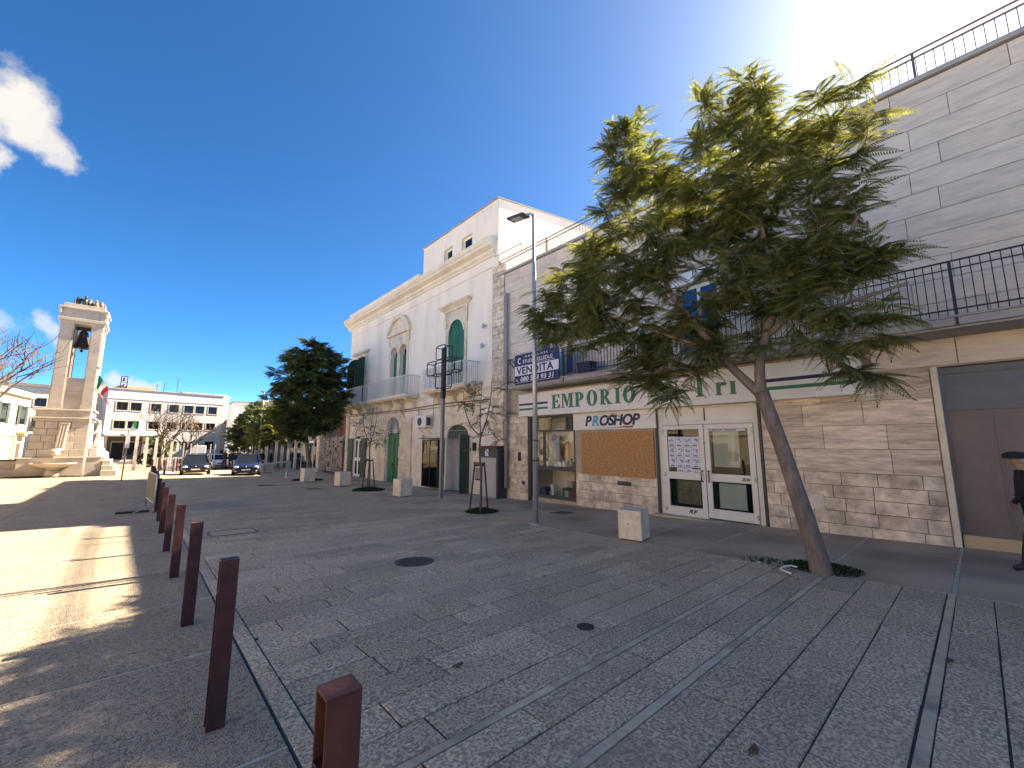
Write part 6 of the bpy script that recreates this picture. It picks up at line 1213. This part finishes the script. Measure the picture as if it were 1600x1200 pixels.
# ================================================================== PEOPLE
N_, E_, R2_ = figure(1.74, .16)
pm = skin(N_, E_, R2_, 'person_body', [trouser_m, coat_m, skin_m, black_m], lv=1)
def zone(me, bend=0):
    for p in me.polygons:
        c = p.center; p.material_index = 2 if (c.z > 1.49 - bend * .1 or (abs(c.x) > .19 and c.z < .93 and c.z > .6)) else (1 if c.z > .84 else (0 if c.z > .09 else 3))
zone(pm)
hm = MB(); hm.ball((0, .0, 1.69), (.092, .108, .1), 12, 8); hmm = hm.mesh('hair', hair_m, True)
PG = 'people gathered by the street trees'
pl = [(7.0, 47.0, 'person in dark clothes standing left of the distant lamp post'), (7.5, 46.2, 'person in dark clothes just right of the distant lamp foot'), (8.0, 44.9, 'person in dark clothes behind the navy saloon boot'), (6.6, 44.6, 'person in dark clothes seen over the navy saloon roof'), (6.2, 46.0, 'person in dark clothes over the left of the navy roof'), (8.3, 44.0, 'person in dark clothes second from the right of the group'), (8.55, 41.6, 'pale haired person in black coat walking nearest, right of the navy saloon'), (5.9, 47.5, 'person in dark clothes at the left end of the group')]
pr0 = None
for i, (x, y, l) in enumerate(pl):
    if pr0 is None:
        pr0 = thing('person', l, 'person', (x, y, gz(x, y)), R(160), PG); o = bpy.data.objects.new('body', pm); COL.objects.link(o); o.parent = pr0; o = bpy.data.objects.new('hair', hmm); COL.objects.link(o); o.parent = pr0; continue
    q = dup(pr0, (x, y, gz(x, y)), R(150 + 47 * i), l); q.scale = (1, 1, .95 + .02 * (i % 4))
# stooping passer-by at the right edge
pp = thing('person', 'stooped person in a dark hat and dark coat walking at the right edge', 'person', (9.45, -.49, gz(9.45, -.49)), R(12))
N_, E_, R2_ = figure(1.66, .2, (-.05, .12), bend=.16); bm_ = skin(N_, E_, R2_, 'body', [trouser_m, coat_m, skin_m, black_m], lv=2); zone(bm_, .5)
for p in bm_.polygons:
    if p.center.y > .16 and p.center.z > 1.28: p.material_index = 2
o = bpy.data.objects.new('body', bm_); COL.objects.link(o); o.parent = pp
sel = [i for i in range(len(N_)) if i in (0, 1, 2) or (i > 6 and ((i - 7) % 8) in (4, 5, 6))]; mp_ = {v: k for k, v in enumerate(sel)}
cn = [N_[i] for i in sel]; ce = [(mp_[a], mp_[b]) for a, b in E_ if a in mp_ and b in mp_]; cr_ = [((R2_[i][0] + .035, R2_[i][1] + .04) if hasattr(R2_[i], '__len__') else R2_[i] + .025) for i in sel]
cn.append((0, .0, .72)); ce.append((0, len(cn) - 1)); cr_.append((.2, .16)); cn.append((0, N_[3][1], N_[3][2] + .0)); ce.append((mp_[2], len(cn) - 1)); cr_.append((.1, .09))
cm = skin(cn, ce, cr_, 'coat', coat_m, lv=2); o = bpy.data.objects.new('coat', cm); COL.objects.link(o); o.parent = pp
hx, hy2, hz2 = N_[5]; fy = max([v.co.y for v in bm_.vertices if abs(v.co.x) < .05 and abs(v.co.z - hz2) < .06])
m = MB(); m.lathe([(.095, -.012), (.125, -.004), (.132, .01), (.128, .035), (.112, .06), (.075, .08), (.02, .088)], (hx, hy2 + .012, hz2 + .035), 24); m.build('hat', felt_m, pp, smooth=True)
m = MB(); m.ball((hx, fy + .006, hz2 - .02), (.016, .022, .028), 8, 6); [m.ball((hx + s * .072, hy2 - .005, hz2 - .015), (.014, .03, .038), 8, 6) for s in (-1, 1)]; m.build('nose_and_ears', skin_m, pp, smooth=True)
m = MB(); [m.ball((hx + s * .03, fy - .012, hz2 + .008), (.011, .009, .007), 8, 5) for s in (-1, 1)]; m.box(hx - .022, hx + .022, fy - .02, fy - .004, hz2 - .066, hz2 - .059); m.build('eyes_and_mouth', black_m, pp)
m = MB(); m.ring([(0, 0)] * 3, [(0, 0)] * 3, 0, 0) if 0 else m.ball((hx, hy2 - .028, hz2 + .004), (.085, .072, .075), 12, 8); m.build('hair', hair_m, pp, smooth=True)
for s in (-1, 1):
    hp = Vector(N_[7 + (8 if s > 0 else 0) + 7]); m = MB()
    for k in range(4): b = hp + Vector((s * -.0, .028 - .019 * k, -.02)); m.tube([b, b + Vector((-s * .006, .004, -.035)), b + Vector((-s * .022, .006, -.062 - .006 * (k in (1, 2)))), b + Vector((-s * .036, .006, -.072))], [.0095, .009, .008, .006], 6)
    b = hp + Vector((-s * .01, .035, .02)); m.tube([b, b + Vector((-s * .02, .022, -.028)), b + Vector((-s * .026, .022, -.055))], [.011, .01, .007], 6); m.build('fingers', skin_m, pp, smooth=True)
